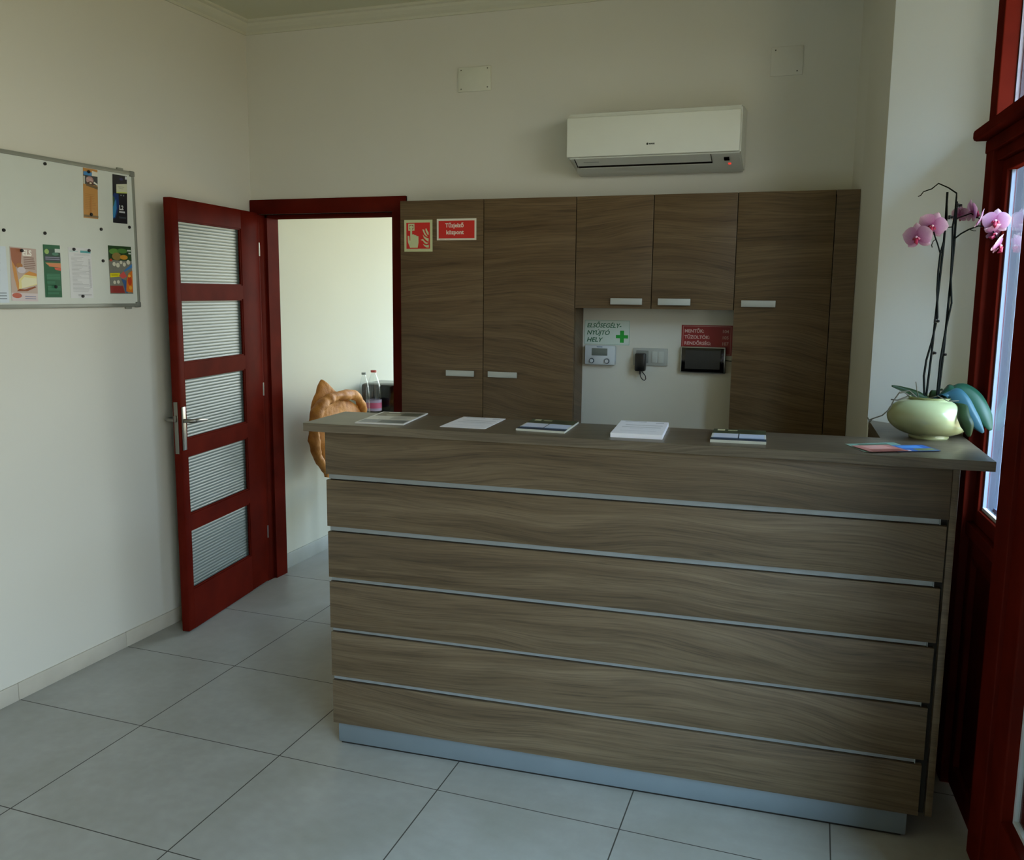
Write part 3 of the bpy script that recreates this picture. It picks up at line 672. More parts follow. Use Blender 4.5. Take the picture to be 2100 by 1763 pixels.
m = MB(); m.prism([(1.497, 2.1975), (1.500, 2.1960), (1.501, 2.199), (1.498, 2.2005)], 'x', 1.265, 1.335); m.build('small_lettering', plain('faint_grey', '#83857c', .5), t)

# ------------------------------------------------------------------ notice board, flyers, magnets
BX = XW
t = thing('notice_board', (BX, .2, 1.53), 'white magnetic notice board with grey metal frame on left wall', 'notice board')
BY0, BY1, BZ0, BZ1 = -1.0, .782, 1.540, 2.129
m = MB(); m.box((BX+.004, BY0, BZ0+.003), (BX+.012, BY1-.003, BZ1-.003)); m.build('board_surface', BOARD, t)
m = MB(); fw = .015
m.box((BX, BY0, BZ0), (BX+.018, BY1, BZ0+fw), .002); m.box((BX, BY0, BZ1-fw), (BX+.018, BY1, BZ1), .002); m.box((BX, BY1-.012, BZ0), (BX+.018, BY1, BZ1), .002); m.build('frame', GREYFR, t)
for z in (BZ0-.002, BZ1-.022):
    m = MB(); m.box((BX, BY1-.025, z), (BX+.021, BY1+.002, z+.024), .004); m.build('corner_cap', plain('cap_grey', '#6f716a', .5), t)
for z, y0 in ((BZ0-.009, .700), (BZ1-.001, .690)):
    m = MB(); m.box((BX+.002, y0, z), (BX+.012, y0+.035, z+.010), .002); m.build('mounting_clip', GREYFR, t)
def flyer(y0, y1, z0, z1, lab, cat, draw, base='#e6e6e6', tilt=0., lift=0., z0r=None, z1r=None):
    # on the left wall facing +x: U=+y, V=+z, U x V = +x
    O = Vector((BX+.0125+lift, y0, z0)); U = Vector((0, y1-y0, (z0r-z0) if z0r is not None else 0)); Vv = Vector((0, tilt, z1-z0))
    s = Sheet(O, U, Vv, .0006); s.base(base); draw(s); return tag(s.build('flyer'), lab, cat)
def fA(s):
    s.rect(0, 0, 1, 1, '#b98546'); s.rect(.02, .80, .98, .93, '#3f7fb5'); s.poly([(.6, .86), (1, .84), (1, .95), (.62, .96)], '#d8d4c6'); s.rect(0, .68, 1, .86, '#3c3f40'); s.rect(.0, .68, .12, .84, '#b9b9ae')
    s.ell(.45, .77, .26, .075, '#a77b78'); s.lines(.22, .68, .73, .82, 4, '#cbbcb8', seed=2, gap=.2); s.poly([(.7, .72), (.98, .68), (.98, .71), (.75, .75)], '#dedbd0'); s.ell(.5, .70, .22, .045, '#54382f'); s.ell(.5, .71, .08, .015, '#d9c8a8')
    s.poly([(.18, .65), (1, .60), (1, .66), (.2, .69)], '#6b573c'); s.lines(.1, .85, .18, .5, 9, '#ab7a3e', seed=3, gap=.3); s.rect(.0, .02, 1, .065, '#7c6547'); s.rect(.45, .1, .55, .45, '#b2783c')
flyer(.482, .561, 1.909, 2.112, 'narrow tan menu flyer with a blue top, left of the dark blue one', 'flyer', fA, '#b98546', tilt=.011)
def fB(s):
    s.rect(0, 0, 1, 1, '#15151d'); s.poly([(0, .08), (.18, .1), (.42, .35), (.40, .60), (.1, .62), (0, .55)], '#12306a'); s.poly([(0, .1), (.12, .12), (.26, .30), (.22, .5), (.0, .35)], '#2c78a8'); s.poly([(0, .32), (.10, .40), (.12, .52), (0, .55)], '#3f5c3a')
    s.poly([(.25, .62), (1, .64), (1, .84), (.25, .80)], '#c7c9b0'); s.poly([(.25, .62), (1, .64), (1, .665), (.25, .645)], '#c4cf6c'); s.text('Expertise', .33, .745, .0105, '#8d8f86'); s.rect(.45, .72, .72, .728, '#9a9c90')
    s.ell(.6, .92, .12, .03, '#2e2a58'); s.rect(.86, .93, 1, .99, '#c6cad0'); s.text('L2', .42, .285, .026, '#c6c8cc', bold=.001); s.rect(.42, .22, .82, .255, '#b4b6bc'); s.lines(.4, .9, .10, .14, 2, '#55606c', seed=5); s.ell(.56, .585, .04, .014, '#8d98a0'); s.ell(.74, .585, .04, .014, '#8d98a0')
flyer(.646, .731, 1.901, 2.106, 'dark blue and black flyer in the upper right board corner', 'flyer', fB, '#15151d', tilt=.011)
def fC(s):
    s.rect(0, 0, 1, 1, '#b9a49a'); s.poly([(.02, .98), (.45, .98), (.40, .70), (.16, .62), (.05, .75)], '#9c6148'); s.poly([(.05, .75), (.2, .62), (.28, .36), (.36, .22), (.24, .18), (.12, .45)], '#c68a4a')
    s.poly([(.28, .22), (.98, .32), (.98, .52), (.5, .50), (.3, .40)], '#dccf8f'); s.poly([(.40, .24), (.98, .34), (.98, .44), (.5, .45), (.38, .38)], '#ded9b8'); s.poly([(.48, .50), (.98, .48), (.98, .53), (.7, .57)], '#cc8a3c'); s.poly([(.2, .18), (.6, .19), (.95, .27), (.9, .29), (.5, .22), (.3, .23)], '#8c4a26')
    s.rect(0, 0, 1, .15, '#cdbfc0'); s.ell(.2, .10, .18, .05, '#b8604e'); s.text('ELS', .46, .86, .030, '#ece6de', bold=.0012); s.lines(.50, .95, .60, .84, 7, '#84655a', seed=6, h=.45, gap=.15); s.lines(.5, .92, .03, .11, 2, '#8c8ba4', seed=7, h=.4); s.ell(.33, .66, .12, .05, '#a86f3c'); s.ell(.4, .58, .16, .06, '#cabfc4')
flyer(.100, .222, 1.570, 1.773, 'pink-brown flyer with a cake slice, second sheet from the board edge', 'flyer', fC, '#b9a49a', tilt=.006, z0r=1.566)
def fD(s):
    s.rect(0, 0, 1, 1, '#1f5a3a'); s.rect(.06, .70, 1, .92, '#2c4a3a'); s.ell(.2, .87, .13, .05, '#8fae62'); s.rect(.68, .86, 1, .93, '#c4ccc6'); s.rect(.05, .69, 1, .78, '#3c3f48'); s.lines(.1, .95, .71, .78, 2, '#8a8a9c', seed=9, h=.5); s.ell(.7, .83, .2, .03, '#4c7a66')
    s.poly([(.08, .66), (1, .66), (1, .62), (.22, .62)], '#c28a5c'); s.poly([(.22, .64), (1, .64), (1, .57), (.3, .59)], '#cf7d50'); s.poly([(.6, .57), (1, .57), (1, .51), (.66, .53)], '#c75b42')
    s.rect(.12, .34, .92, .45, '#2c6a4a'); s.lines(.12, .92, .34, .46, 4, '#3f7a5c', seed=2, h=.3); s.rect(.12, .26, .6, .31, '#2c6a4a'); s.rect(.14, .13, .92, .22, '#2c6a4a'); s.lines(.14, .92, .13, .22, 3, '#3f7a5c', seed=3, h=.3); s.rect(.12, .06, .8, .10, '#2c6a4a')
flyer(.259, .343, 1.582, 1.789, 'narrow dark green flyer with an orange banner', 'flyer', fD, '#1f5a3a', tilt=.004)
def fE(s):
    s.rect(.05, .91, .42, .935, '#b6c8c8'); s.rect(.52, .90, .98, .945, '#4f9a9c'); s.lines(.1, .92, .12, .82, 26, '#a9a9ac', seed=11, h=.28, gap=.75); s.lines(.84, .93, .2, .78, 22, '#8f8f96', seed=12, h=.35); s.rect(.3, .06, .9, .072, '#85858c'); s.lines(.2, .9, .84, .88, 2, '#b2b2b6', h=.3)
flyer(.389, .510, 1.579, 1.785, 'white printed price list with a teal heading, held by three magnets', 'flyer', fE, '#d2d2d4')
def fF(s):
    s.rect(0, 0, 1, 1, '#77776e'); s.rect(0, .70, 1, 1, '#22401f'); s.ell(.25, .88, .22, .06, '#5c8a40'); s.ell(.6, .90, .22, .05, '#4a7a38'); s.ell(.35, .78, .2, .08, '#8a7440'); s.ell(.66, .77, .17, .05, '#c48a2c'); s.rect(.82, .90, .98, .93, '#c9cfc4'); s.rect(.87, .84, .98, .87, '#c9cfc4')
    for x, y, r in ((.22, .62, .07), (.38, .60, .08), (.52, .66, .06), (.66, .62, .07), (.84, .67, .08), (.2, .24, .06), (.36, .25, .06)): s.ell(x, y, r, r*.62, '#cdcab8')
    s.ell(.09, .70, .06, .03, '#b0442f'); s.poly([(.58, .45), (1, .56), (1, .64), (.7, .52)], '#3a76b4'); s.poly([(.02, .34), (.44, .36), (.44, .44), (.02, .43)], '#d6c81c'); s.poly([(.40, .38), (.62, .48), (.74, .36), (.55, .32)], '#c8514c'); s.lines(.08, .36, .37, .41, 2, '#8c7f18', seed=3)
    s.poly([(.0, .02), (.62, .02), (.55, .17), (.0, .17)], '#8c3430'); s.poly([(.5, .32), (.7, .28), (.75, .02), (.66, .02), (.58, .2)], '#3c5a8c'); s.poly([(.68, .05), (.98, .03), (1, .50), (.82, .44), (.72, .28)], '#d0701f'); s.ell(.86, .28, .09, .10, '#b83c1c'); s.ell(.88, .13, .07, .04, '#d89a34'); s.ell(.85, .38, .06, .03, '#e0a83c')
flyer(.608, .745, 1.597, 1.803, 'colourful food flyer with pizza and salad, lower right board corner', 'flyer', fF, '#77776e', tilt=0)
def fG(s):
    s.rect(.0, .0, 1, 1, '#c9d2dc'); s.rect(.3, .95, .7, .97, '#d08a80'); s.lines(.2, .8, .55, .9, 8, '#b4bcc6', seed=8, gap=.5); s.lines(.3, .92, .05, .2, 3, '#7c858e', seed=9)
flyer(-.03, .088, 1.562, 1.772, 'pale blue-white printed sheet at the left board edge', 'flyer', fG, '#c9d2dc')
mats_ = [(.297, 2.101, 0, 'lone small black magnet near the board top edge'), (.275, 1.833, 0, 'small black magnet above the green flyer'), (.573, 1.868, 0, 'small black magnet below the tan flyer'),
  (.740, 1.888, 0, 'small black magnet near the right frame edge'), (.574, 1.736, 0, 'small black magnet between the price list and food flyer'), (.084, 1.832, 0, 'small black magnet at the left photo edge above the cake flyer'),
  (.521, 1.925, 1, 'small black magnet at the foot of the tan flyer'), (.520, 2.098, 1, 'small black magnet at the top of the tan flyer'), (.311, 1.624, 1, 'small black magnet on the lower green flyer'),
  (.416, 1.777, 1, 'small black magnet at the top left of the price list'), (.497, 1.776, 1, 'small black magnet at the top right of the price list'), (.449, 1.587, 1, 'small black magnet at the foot of the price list'), (.158, 1.760, 1, 'small black magnet at the top of the cake flyer')]
R90y = Matrix.Rotation(PI/2, 4, 'Y')
mg = None
for y_, z_, on_, lab in mats_:
    if mg is None:
        m = MB(); m.lathe([(.0062, 0), (.0065, .001), (.0065, .005), (.0055, .0065)], (0, 0, 0), 18, 0, R90y); m.keep_origin = True
        mg = m.build('magnet', BLACK); o = mg
    else: o = mg.copy(); C.objects.link(o)
    o.location = (BX+.0122+(.0016 if on_ else 0), y_, z_); tag(o, lab, 'magnet', 'black magnets on the notice board')

# ------------------------------------------------------------------ flower pot and orchid
PC = Vector((2.670, .578, ZT+.0003))
pot = thing('flower_pot', PC, 'low round pale green ceramic pot on the counter corner', 'flower pot')
POTM = plain('celadon_glaze', '#9da47b', .22, spec=.6, var=.03, coat=.4)
def prof_pot():
    out = [(.0, .004), (.050, .004), (.052, 0), (.058, 0), (.060, .004), (.058, .009), (.070, .013)]
    for k in range(0, 17):
        a = -PI/2*.62+k*(PI*.62/2+PI/2*.72)/16
        out.append((.128*math.cos(a)**.82 if math.cos(a) > 0 else 0, .069+.064*math.sin(a)))
    out += [(.072, .1325), (.066, .126), (.064, .11), (.0, .105)]
    return out
pp = [p for p in prof_pot()]
m = MB(); m.lathe(pp, tuple(PC), 56); m.build('bowl', POTM, pot)
m = MB()
for i in range(70):
    a = random.random()*2*PI; r = .058*math.sqrt(random.random()); m.ball((PC.x+r*math.cos(a), PC.y+r*math.sin(a), PC.z+.108+.012*random.random()), .006+.005*random.random(), 0, (1.3, .8, .7), 1)
o = m.build('bark_chips', plain('bark', '#3a2c1e', .9), pot); o['kind'] = 'stuff'

oc = Vector((PC.x, PC.y, PC.z+.115))
orc = thing('orchid', oc, 'pink moth orchid with tall dark stems and drooping leaves, planted in the pot', 'orchid')
STEM = plain('dark_stem', '#050705', .7, spec=.1); LEAF = plain('orchid_leaf', '#17382a', .4, spec=.25, var=.12, scale=5); LEAFD = plain('orchid_leaf_dark', '#16280f', .45, spec=.3, var=.1)
def leaf_mesh(path, wid, mat, name='leaf', twist=0., side=None):
    """path of 3-D points, half widths, fold along the midrib"""
    m = MB(); P = [Vector(p) for p in path]; n = len(P); V = []; F = []
    # resample (catmull)
    def cat(t):
        i = min(int(t), n-2); u = t-i; p0, p1, p2, p3 = P[max(i-1, 0)], P[i], P[i+1], P[min(i+2, n-1)]
        return .5*((2*p1)+(-p0+p2)*u+(2*p0-5*p1+4*p2-p3)*u*u+(-p0+3*p1-3*p2+p3)*u**3)
    Nn_ = 22; pts = [cat(k/Nn_*(n-1)*.9999) for k in range(Nn_+1)]
    for k, p in enumerate(pts):
        t = (pts[min(k+1, Nn_)]-pts[max(k-1, 0)]).normalized(); sd = Vector(side) if side else t.cross(Vector((0, 0, 1)))
        sd = (sd-t*sd.dot(t)).normalized(); up = sd.cross(t).normalized()
        u = k/Nn_*(len(wid)-1); i = min(int(u), len(wid)-2); w_ = wid[i]+(wid[i+1]-wid[i])*(u-i)
        for a, hgt in ((-1, .22), (-.5, .07), (0, -.04), (.5, .07), (1, .22)): V.append(p+sd*a*w_+up*hgt*w_)
    for k in range(Nn_):
        for a in range(4): F.append((k*5+a, k*5+a+1, (k+1)*5+a+1, (k+1)*5+a))
    m.add(V, F, 0, True)
    b = len(m.v)
    o = m.build(name, mat, orc)
    md = o.modifiers.new('thick', 'SOLIDIFY'); md.thickness = .0018; md.offset = 0
    return o
a = oc
leaf_mesh([a+Vector((.0, 0, .0)), a+Vector((.055, -.01, .040)), (2.775, .555, 1.318), (2.812, .530, 1.268), (2.838, .520, 1.215)], [.008, .024, .030, .029, .024, .004], LEAF, side=(1, .2, .5))
leaf_mesh([a+Vector((.0, -.01, .0)), a+Vector((.045, -.03, .035)), (2.740, .520, 1.310), (2.775, .490, 1.258), (2.812, .480, 1.212)], [.008, .020, .026, .026, .020, .003], plain('orchid_leaf_pale', '#23444f', .4, spec=.3, var=.06), side=(1, -.1, .55))
leaf_mesh([a+Vector((.03, -.02, .01)), (2.748, .512, 1.296), (2.752, .460, 1.262), (2.762, .448, 1.235), (2.770, .450, 1.202)], [.006, .012, .018, .019, .004], LEAFD, side=(1, -.25, .0))
leaf_mesh([a+Vector((.0, 0, .0)), a+Vector((-.045, -.01, .020)), (2.590, .570, 1.322), (2.550, .560, 1.336)], [.006, .018, .018, .012, .003], LEAFD, side=(.3, 1, .5))
leaf_mesh([a+Vector((.0, .02, .0)), a+Vector((.015, .035, .030)), a+Vector((.035, .060, .032))], [.004, .014, .014, .003], LEAFD, side=(1, -.2, .3))
leaf_mesh([a+Vector((.01, -.005, .0)), a+Vector((.05, -.01, .045)), a+Vector((.085, .01, .035))], [.006, .022, .024, .004], LEAF, side=(-.1, 1, .6))
# roots
m = MB()
for pts in ([(2.628, .53, 1.302), (2.600, .52, 1.327), (2.572, .51, 1.322), (2.556, .505, 1.296), (2.545, .50, 1.268), (2.525, .495, 1.248), (2.500, .49, 1.238), (2.487, .49, 1.232)],
            [(2.612, .53, 1.318), (2.590, .52, 1.306), (2.566, .515, 1.296), (2.548, .51, 1.298)], [(2.60, .52, 1.312), (2.585, .515, 1.322), (2.568, .51, 1.318)],
            [(2.487, .49, 1.232), (2.482, .49, 1.240)], [(2.487, .49, 1.232), (2.489, .49, 1.224), (2.496, .49, 1.236)]): m.tube(pts, .0021, 7)
for k, pts in enumerate(([(2.632, .55, 1.30), (2.622, .53, 1.33), (2.618, .53, 1.355)], [(2.65, .52, 1.304), (2.68, .50, 1.316), (2.71, .49, 1.302), (2.74, .50, 1.304)])): m.tube(pts, .0016, 6)
m.build('aerial_root', plain('root_grey', '#4a4638', .7), orc)
# supports and stems on the measured upright lines
yo = .60
def pl(L, y0=yo): return [(x, y0 if len(r) == 1 else r[1], r[-1]) for x, *r in L]
m = MB(); m.tube([(2.655, .585, 1.30), (2.662, .59, 1.45), (2.668, .60, 1.63), (2.673, .60, 1.782), (2.673, .60, 1.86), (2.672, .60, 1.939)], .0034, 8); m.build('support_stake', STEM, orc)
m = MB(); m.tube([(2.690, .585, 1.30), (2.696, .59, 1.45), (2.700, .60, 1.63), (2.703, .60, 1.78), (2.7005, .60, 1.91)], .0034, 8); m.build('support_stake', STEM, orc)
m = MB(); m.tube([(2.650, .582, 1.30), (2.644, .585, 1.370), (2.648, .59, 1.42), (2.659, .592, 1.475), (2.671, .594, 1.555), (2.664, .595, 1.64), (2.663, .596, 1.70), (2.665, .596, 1.752), (2.672, .596, 1.79), (2.676, .596, 1.86), (2.674, .596, 1.90)], [.0034, .0034, .0032, .003, .003, .003, .003, .003, .0026, .0022, .0016], 8)
m.tube([(2.665, .596, 1.752), (2.655, .588, 1.780), (2.645, .582, 1.803), (2.640, .578, 1.818)], .0022, 7); m.tube([(2.648, .584, 1.795), (2.641, .58, 1.79), (2.637, .58, 1.778), (2.639, .58, 1.770)], .0013, 6); m.build('flower_stem', STEM, orc)
m = MB(); m.tube([(2.686, .582, 1.30), (2.688, .585, 1.42), (2.697, .59, 1.52), (2.708, .594, 1.60), (2.700, .596, 1.68), (2.697, .596, 1.78), (2.694, .596, 1.835), (2.698, .596, 1.87), (2.698, .596, 1.923), (2.698, .6, 1.935), (2.674, .6, 1.952), (2.645, .6, 1.966), (2.627, .6, 1.950), (2.604, .6, 1.942), (2.596, .6, 1.930), (2.589, .6, 1.928)], [.0036, .0034, .003, .003, .003, .003, .003, .003, .0026, .0024, .002, .002, .0018, .0016, .0015, .001], 8)
m.tube([(2.699, .596, 1.795), (2.718, .585, 1.812), (2.738, .575, 1.824), (2.762, .565, 1.833), (2.785, .558, 1.830), (2.800, .552, 1.818), (2.812, .548, 1.798), (2.818, .545, 1.784)], [.0026, .0024, .0022, .002, .002, .0018, .0016, .0012], 7)
m.tube([(2.738, .575, 1.824), (2.750, .57, 1.819), (2.757, .57, 1.819)], .0013, 6); m.tube([(2.694, .596, 1.833), (2.680, .596, 1.832), (2.668, .596, 1.834)], .002, 6)
m.tube([(2.698, .596, 1.855), (2.712, .60, 1.862), (2.728, .60, 1.868), (2.742, .59, 1.873), (2.757, .585, 1.86), (2.775, .575, 1.852)], .0018, 7); m.build('flower_stem', STEM, orc)
for (x, z) in ((2.662, 1.633-.09), (2.700, 1.897), (2.680, 1.862), (2.660, 1.443), (2.690, 1.439)):
    m = MB(); m.tube([(x+.004, .592, z-.006), (x+.004, .592, z+.006)], .0055, 10); m.tube([(x+.008, .588, z), (x+.013, .584, z)], .004, 8); m.build('stem_clip', BLACK, orc)
PETAL = None
def petal_material():
    s = N('orchid_petal'); b = s.n('BsdfPrincipled'); tc = s.n('TexCoord'); 
    at = s.n('Attribute'); at.attribute_name = 'rad'
    no = s.n('TexNoise', _Scale=300., _Detail=2.); s.l(tc.outputs['Object'], no.inputs['Vector'])
    f = s.math('ADD', at.outputs['Fac'], s.math('MULTIPLY', s.math('SUBTRACT', no.outputs[0], .5), .25))
    s.l(s.ramp(f, [(.0, lin('#8e2c68')), (.22, lin('#b0709a')), (.6, lin('#bd8fb0')), (1., lin('#d9bcc8'))]), b.inputs['Base Color'])
    b.inputs['Roughness'].default_value = .5
    tl = s.n('BsdfTranslucent'); s.l(s.ramp(f, [(.0, lin('#a04880')), (1., lin('#e6b4c0'))]), tl.inputs[0])
    mx = s.n('MixShader', _Fac=.28); s.l(b.outputs[0], mx.inputs[1]); s.l(tl.outputs[0], mx.inputs[2]); return s.done(mx)
PETAL = petal_material(); LIP = plain('orchid_lip', '#8c1338', .4); COLM = plain('orchid_column', '#d9b9c4', .4)
def flower(c, face, up=(0, 0, 1), R=.042, name='flower', lab=None, open_=1.0):
    c = Vector(c); f = Vector(face).normalized(); u = Vector(up); u = (u-f*u.dot(f)).normalized(); r = u.cross(f)
    verts, faces, rad = [], [], []
    def petal(ang, L, W, cup):
        b0 = len(verts); nu, nv = 7, 6
        d_ = r*math.sin(ang)+u*math.cos(ang); sd = r*math.cos(ang)-u*math.sin(ang)
        for i in range(nu+1):
            t = i/nu; wd = W*math.sin(PI*min(1, .10+.90*t)**.85)**.75 if t < 1 else .0; wd = W*(math.sin(PI*(.08+.92*t)) ** .7 if t < 1 else 0.02)
            for j in range(nv+1):
                v = j/nv*2-1; back = cup*(t**1.6)*L+.10*L*abs(v)**2*wd/W
                verts.append(c+d_*L*t+sd*wd*v-f*(back-(.02*L))+f*(1-open_)*L*t*.8); rad.append(min(1, t*(.85+.15*abs(v))))
        for i in range(nu):
            for j in range(nv): faces.append((b0+i*(nv+1)+j, b0+i*(nv+1)+j+1, b0+(i+1)*(nv+1)+j+1, b0+(i+1)*(nv+1)+j))
    for an, L, W, cup in ((0, 1.0, .36, .12), (math.radians(128), .95, .34, .18), (math.radians(-128), .95, .34, .18)): petal(an, L*R, W*R, cup)
    for i in range(len(verts)): verts[i] = verts[i]-f*.002
    for an in (math.radians(72), math.radians(-72)): petal(an, 1.05*R, .62*R, .10)
    m = MB(); m.add(verts, faces, 0, True); o = m.build(name, PETAL, orc)
    at = o.data.attributes.new('rad', 'FLOAT', 'POINT')
    for i, v in enumerate(rad): at.data[i].value = v
    if lab: o['label'] = lab
    m = MB(); m.tube([c+f*.002, c+f*.010-u*.004, c+f*.014-u*.012, c+f*.008-u*.020], [.004, .006, .006, .001], 8); m.tube([c+f*.004-r*.002, c+f*.010-r*.009-u*.002, c+f*.012-r*.007+u*.003], [.003, .004, .001], 7); m.tube([c+f*.004+r*.002, c+f*.010+r*.009-u*.002, c+f*.012+r*.007+u*.003], [.003, .004, .001], 7)
    l = m.build('lip', LIP, o); l['label'] = 'dark crimson lip'
    m = MB(); m.ball(tuple(c+f*.006+u*.003), .0042, 0, (1, 1, 1), 1); m.build('column', COLM, o)
flower((2.594, .575, 1.800), (-.45, -1, -.25), (-.1, 0, 1), .046)
flower((2.636, .590, 1.836), (-.15, -1, -.35), (.35, 0, 1), .044)
flower((2.714, .625, 1.872), (.5, 1, .1), (.1, 0, 1), .028, open_=.6)
flower((2.748, .590, 1.876), (1, .25, .15), (.4, 0, 1), .040)
flower((2.768, .570, 1.850), (.9, -.1, -.35), (0, -.2, 1), .036)
flower((2.806, .545, 1.843), (-.25, -1, .05), (.05, 0, 1), .040)
flower((2.806, .560, 1.812), (.35, -.6, -.9), (.2, .5, 1), .036)
flower((2.818, .540, 1.772), (.9, -.35, -.45), (.5, 0, 1), .036)

# ------------------------------------------------------------------ things in the next room
COATM = None
def coat_mat():
    s = N('quilted_ochre_cloth'); b = s.n('BsdfPrincipled'); tc = s.n('TexCoord'); no = s.n('TexNoise', _Scale=14., _Detail=6.); s.l(tc.outputs['Object'], no.inputs['Vector'])
    s.l(s.ramp(no.outputs[0], [(.3, lin('#9a5d1c')), (.5, lin('#b97a30')), (.75, lin('#c98a3c'))]), b.inputs['Base Color']); b.inputs['Roughness'].default_value = .65
    n2 = s.n('TexNoise', _Scale=38., _Detail=4.); s.l(tc.outputs['Object'], n2.inputs['Vector']); bp = s.n('Bump', _Strength=.5, _Distance=.012); s.l(n2.outputs[0], bp.inputs['Height']); s.l(bp.outputs[0], b.inputs['Normal']); return s.done(b)
COATM = coat_mat()
jk = thing('jacket', (-.43, 2.2, .50), 'mustard-yellow padded jacket draped over a chair back in the doorway', 'jacket')
def lumpy(mb, pts, rad, seed, seg=20, sq=(1, 1), nz=.12):
    r_ = random.Random(seed); P = [Vector(p) for p in pts]; n = len(P); V = []; F = []
    ph = [r_.random()*6 for _ in range(8)]
    for i, p in enumerate(P):
        for k in range(seg):
            a = 2*PI*k/seg; q = 1+nz*(math.sin(3*a+ph[0]+i*1.1)+.6*math.sin(5*a+ph[1]-i*1.7)+.5*math.sin(2*a+ph[2]+i*.6))
            V.append((p.x+rad[i][0]*math.cos(a)*q, p.y+rad[i][1]*math.sin(a)*q, p.z+.01*math.sin(4*a+ph[3]+i)))
    for i in range(n-1):
        for k in range(seg): F.append((i*seg+k, i*seg+(k+1) % seg, (i+1)*seg+(k+1) % seg, (i+1)*seg+k))
    F.append(tuple(range(seg))[::-1]); F.append(tuple((n-1)*seg+k for k in range(seg))); mb.add(V, F, 0, True)
from mathutils import noise as mnoise
def cloth_tube(path, rad, seg=40, per=9, seam=.10, nz=.012, squash=(1, 1), seed=0.):
    P = [Vector(p) for p in path]; n = len(P)
    def cat(A, t):
        i = min(int(t), n-2); u = t-i; p0, p1, p2, p3 = A[max(i-1, 0)], A[i], A[i+1], A[min(i+2, n-1)]
        return .5*((2*p1)+(-p0+p2)*u+(2*p0-5*p1+4*p2-p3)*u*u+(-p0+3*p1-3*p2+p3)*u**3)
    Rr = [Vector((r[0], r[1], 0)) for r in rad]; K_ = (n-1)*per; C_ = [cat(P, k/per*.99999) for k in range(K_+1)]; Q = [cat(Rr, k/per*.99999) for k in range(K_+1)]
    V = []; F = []; prev = Vector((1, 0, 0)); L_ = 0
    for k, c in enumerate(C_):
        if k: L_ += (c-C_[k-1]).length
        t = (C_[min(k+1, K_)]-C_[max(k-1, 0)]).normalized(); a_ = (prev-t*prev.dot(t)).normalized(); b_ = t.cross(a_); prev = a_
        sm_ = 1-seam*abs(math.cos(PI*L_/.075))**6
        for j in range(seg):
            th = 2*PI*j/seg; d_ = a_*math.cos(th)*Q[k].x+b_*math.sin(th)*Q[k].y; p = c+d_*sm_
            w_ = mnoise.noise(p*9+Vector((seed, 0, 0)))*nz*1.4+mnoise.noise(p*26+Vector((0, seed, 3)))*nz*.7+abs(mnoise.noise(Vector((p.x*14, p.y*14, p.z*40))))*-nz*.8
            V.append(p+d_.normalized()*w_)
    for k in range(K_):
        for j in range(seg): F.append((k*seg+j, k*seg+(j+1) % seg, (k+1)*seg+(j+1) % seg, (k+1)*seg+j))
    F.append(tuple(range(seg))[::-1]); F.append(tuple(K_*seg+j for j in range(seg)))
    m = MB(); m.add(V, F, 0, True); return m
m = cloth_tube([(-.42, 2.075, .525), (-.42, 2.09, .58), (-.42, 2.13, .66), (-.42, 2.16, .76), (-.42, 2.19, .86), (-.415, 2.25, .935), (-.41, 2.27, .975)], [(.010, .02), (.030, .085), (.045, .17), (.052, .24), (.055, .29), (.050, .285), (.030, .225)], 56, 10, .03, .010)
m.build('body', COATM, jk)
m = cloth_tube([(-.37, 1.975, .58), (-.36, 1.88, .68), (-.355, 1.835, .78), (-.35, 1.822, .87), (-.345, 1.865, .955), (-.345, 1.96, 1.003), (-.345, 2.07, 1.016), (-.35, 2.18, 1.010), (-.355, 2.27, 1.003), (-.365, 2.36, .97), (-.375, 2.43, .90), (-.38, 2.46, .84)], [(.012, .012), (.030, .028), (.034, .032), (.036, .032), (.036, .034), (.034, .032), (.036, .030), (.034, .030), (.034, .030), (.032, .028), (.026, .024), (.012, .012)], 36, 8, .10, .007, seed=4.)
m.build('collar_roll', COATM, jk)
m = MB(); m.tube([(-.335, 2.30, .845), (-.325, 2.34, .875), (-.325, 2.38, .862), (-.33, 2.40, .83)], [.010, .014, .014, .008], 8); o = m.build('lining', plain('dark_lining', '#241a16', .7), jk); o['label'] = 'dark lining showing inside the collar'
m = MB(); m.tube([(-.36, 2.03, .58), (-.355, 2.05, .555), (-.35, 2.075, .535)], [.008, .012, .010], 8); m.build('drawstring_toggle', plain('navy', '#141a2c', .5), jk)
ch = thing('chair', (-.36, 2.2, 0), 'simple grey chair under the yellow jacket', 'chair')
CHM = plain('chair_grey', '#4a4d52', .5)
m = MB(); m.box((-.43, 2.12, .78), (-.41, 2.36, .88), .008); m.build('backrest', CHM, ch); m = MB(); m.box((-.42, 2.12, .44), (-.04, 2.44, .48), .01); m.build('seat', CHM, ch)
for x, y_, h in ((-.42, 2.15, .80), (-.42, 2.41, .80), (-.07, 2.15, .45), (-.07, 2.41, .45)): m = MB(); m.tube([(x, y_, 0), (x, y_, h)], .012, 8); m.build('leg', CHM, ch)
tb = thing('side_table', (-.35, 2.85, 0), 'small white table holding bottles and a coffee machine', 'table')
m = MB(); m.box((-.585, 2.47, .790), (-.10, 3.25, .812), .003); m.build('tabletop', WHITEP, tb)
for x in (-.56, -.14):
    for y_ in (2.51, 3.21): m = MB(); m.box((x-.018, y_-.018, 0), (x+.018, y_+.018, .79)); m.build('leg', WHITEP, tb)
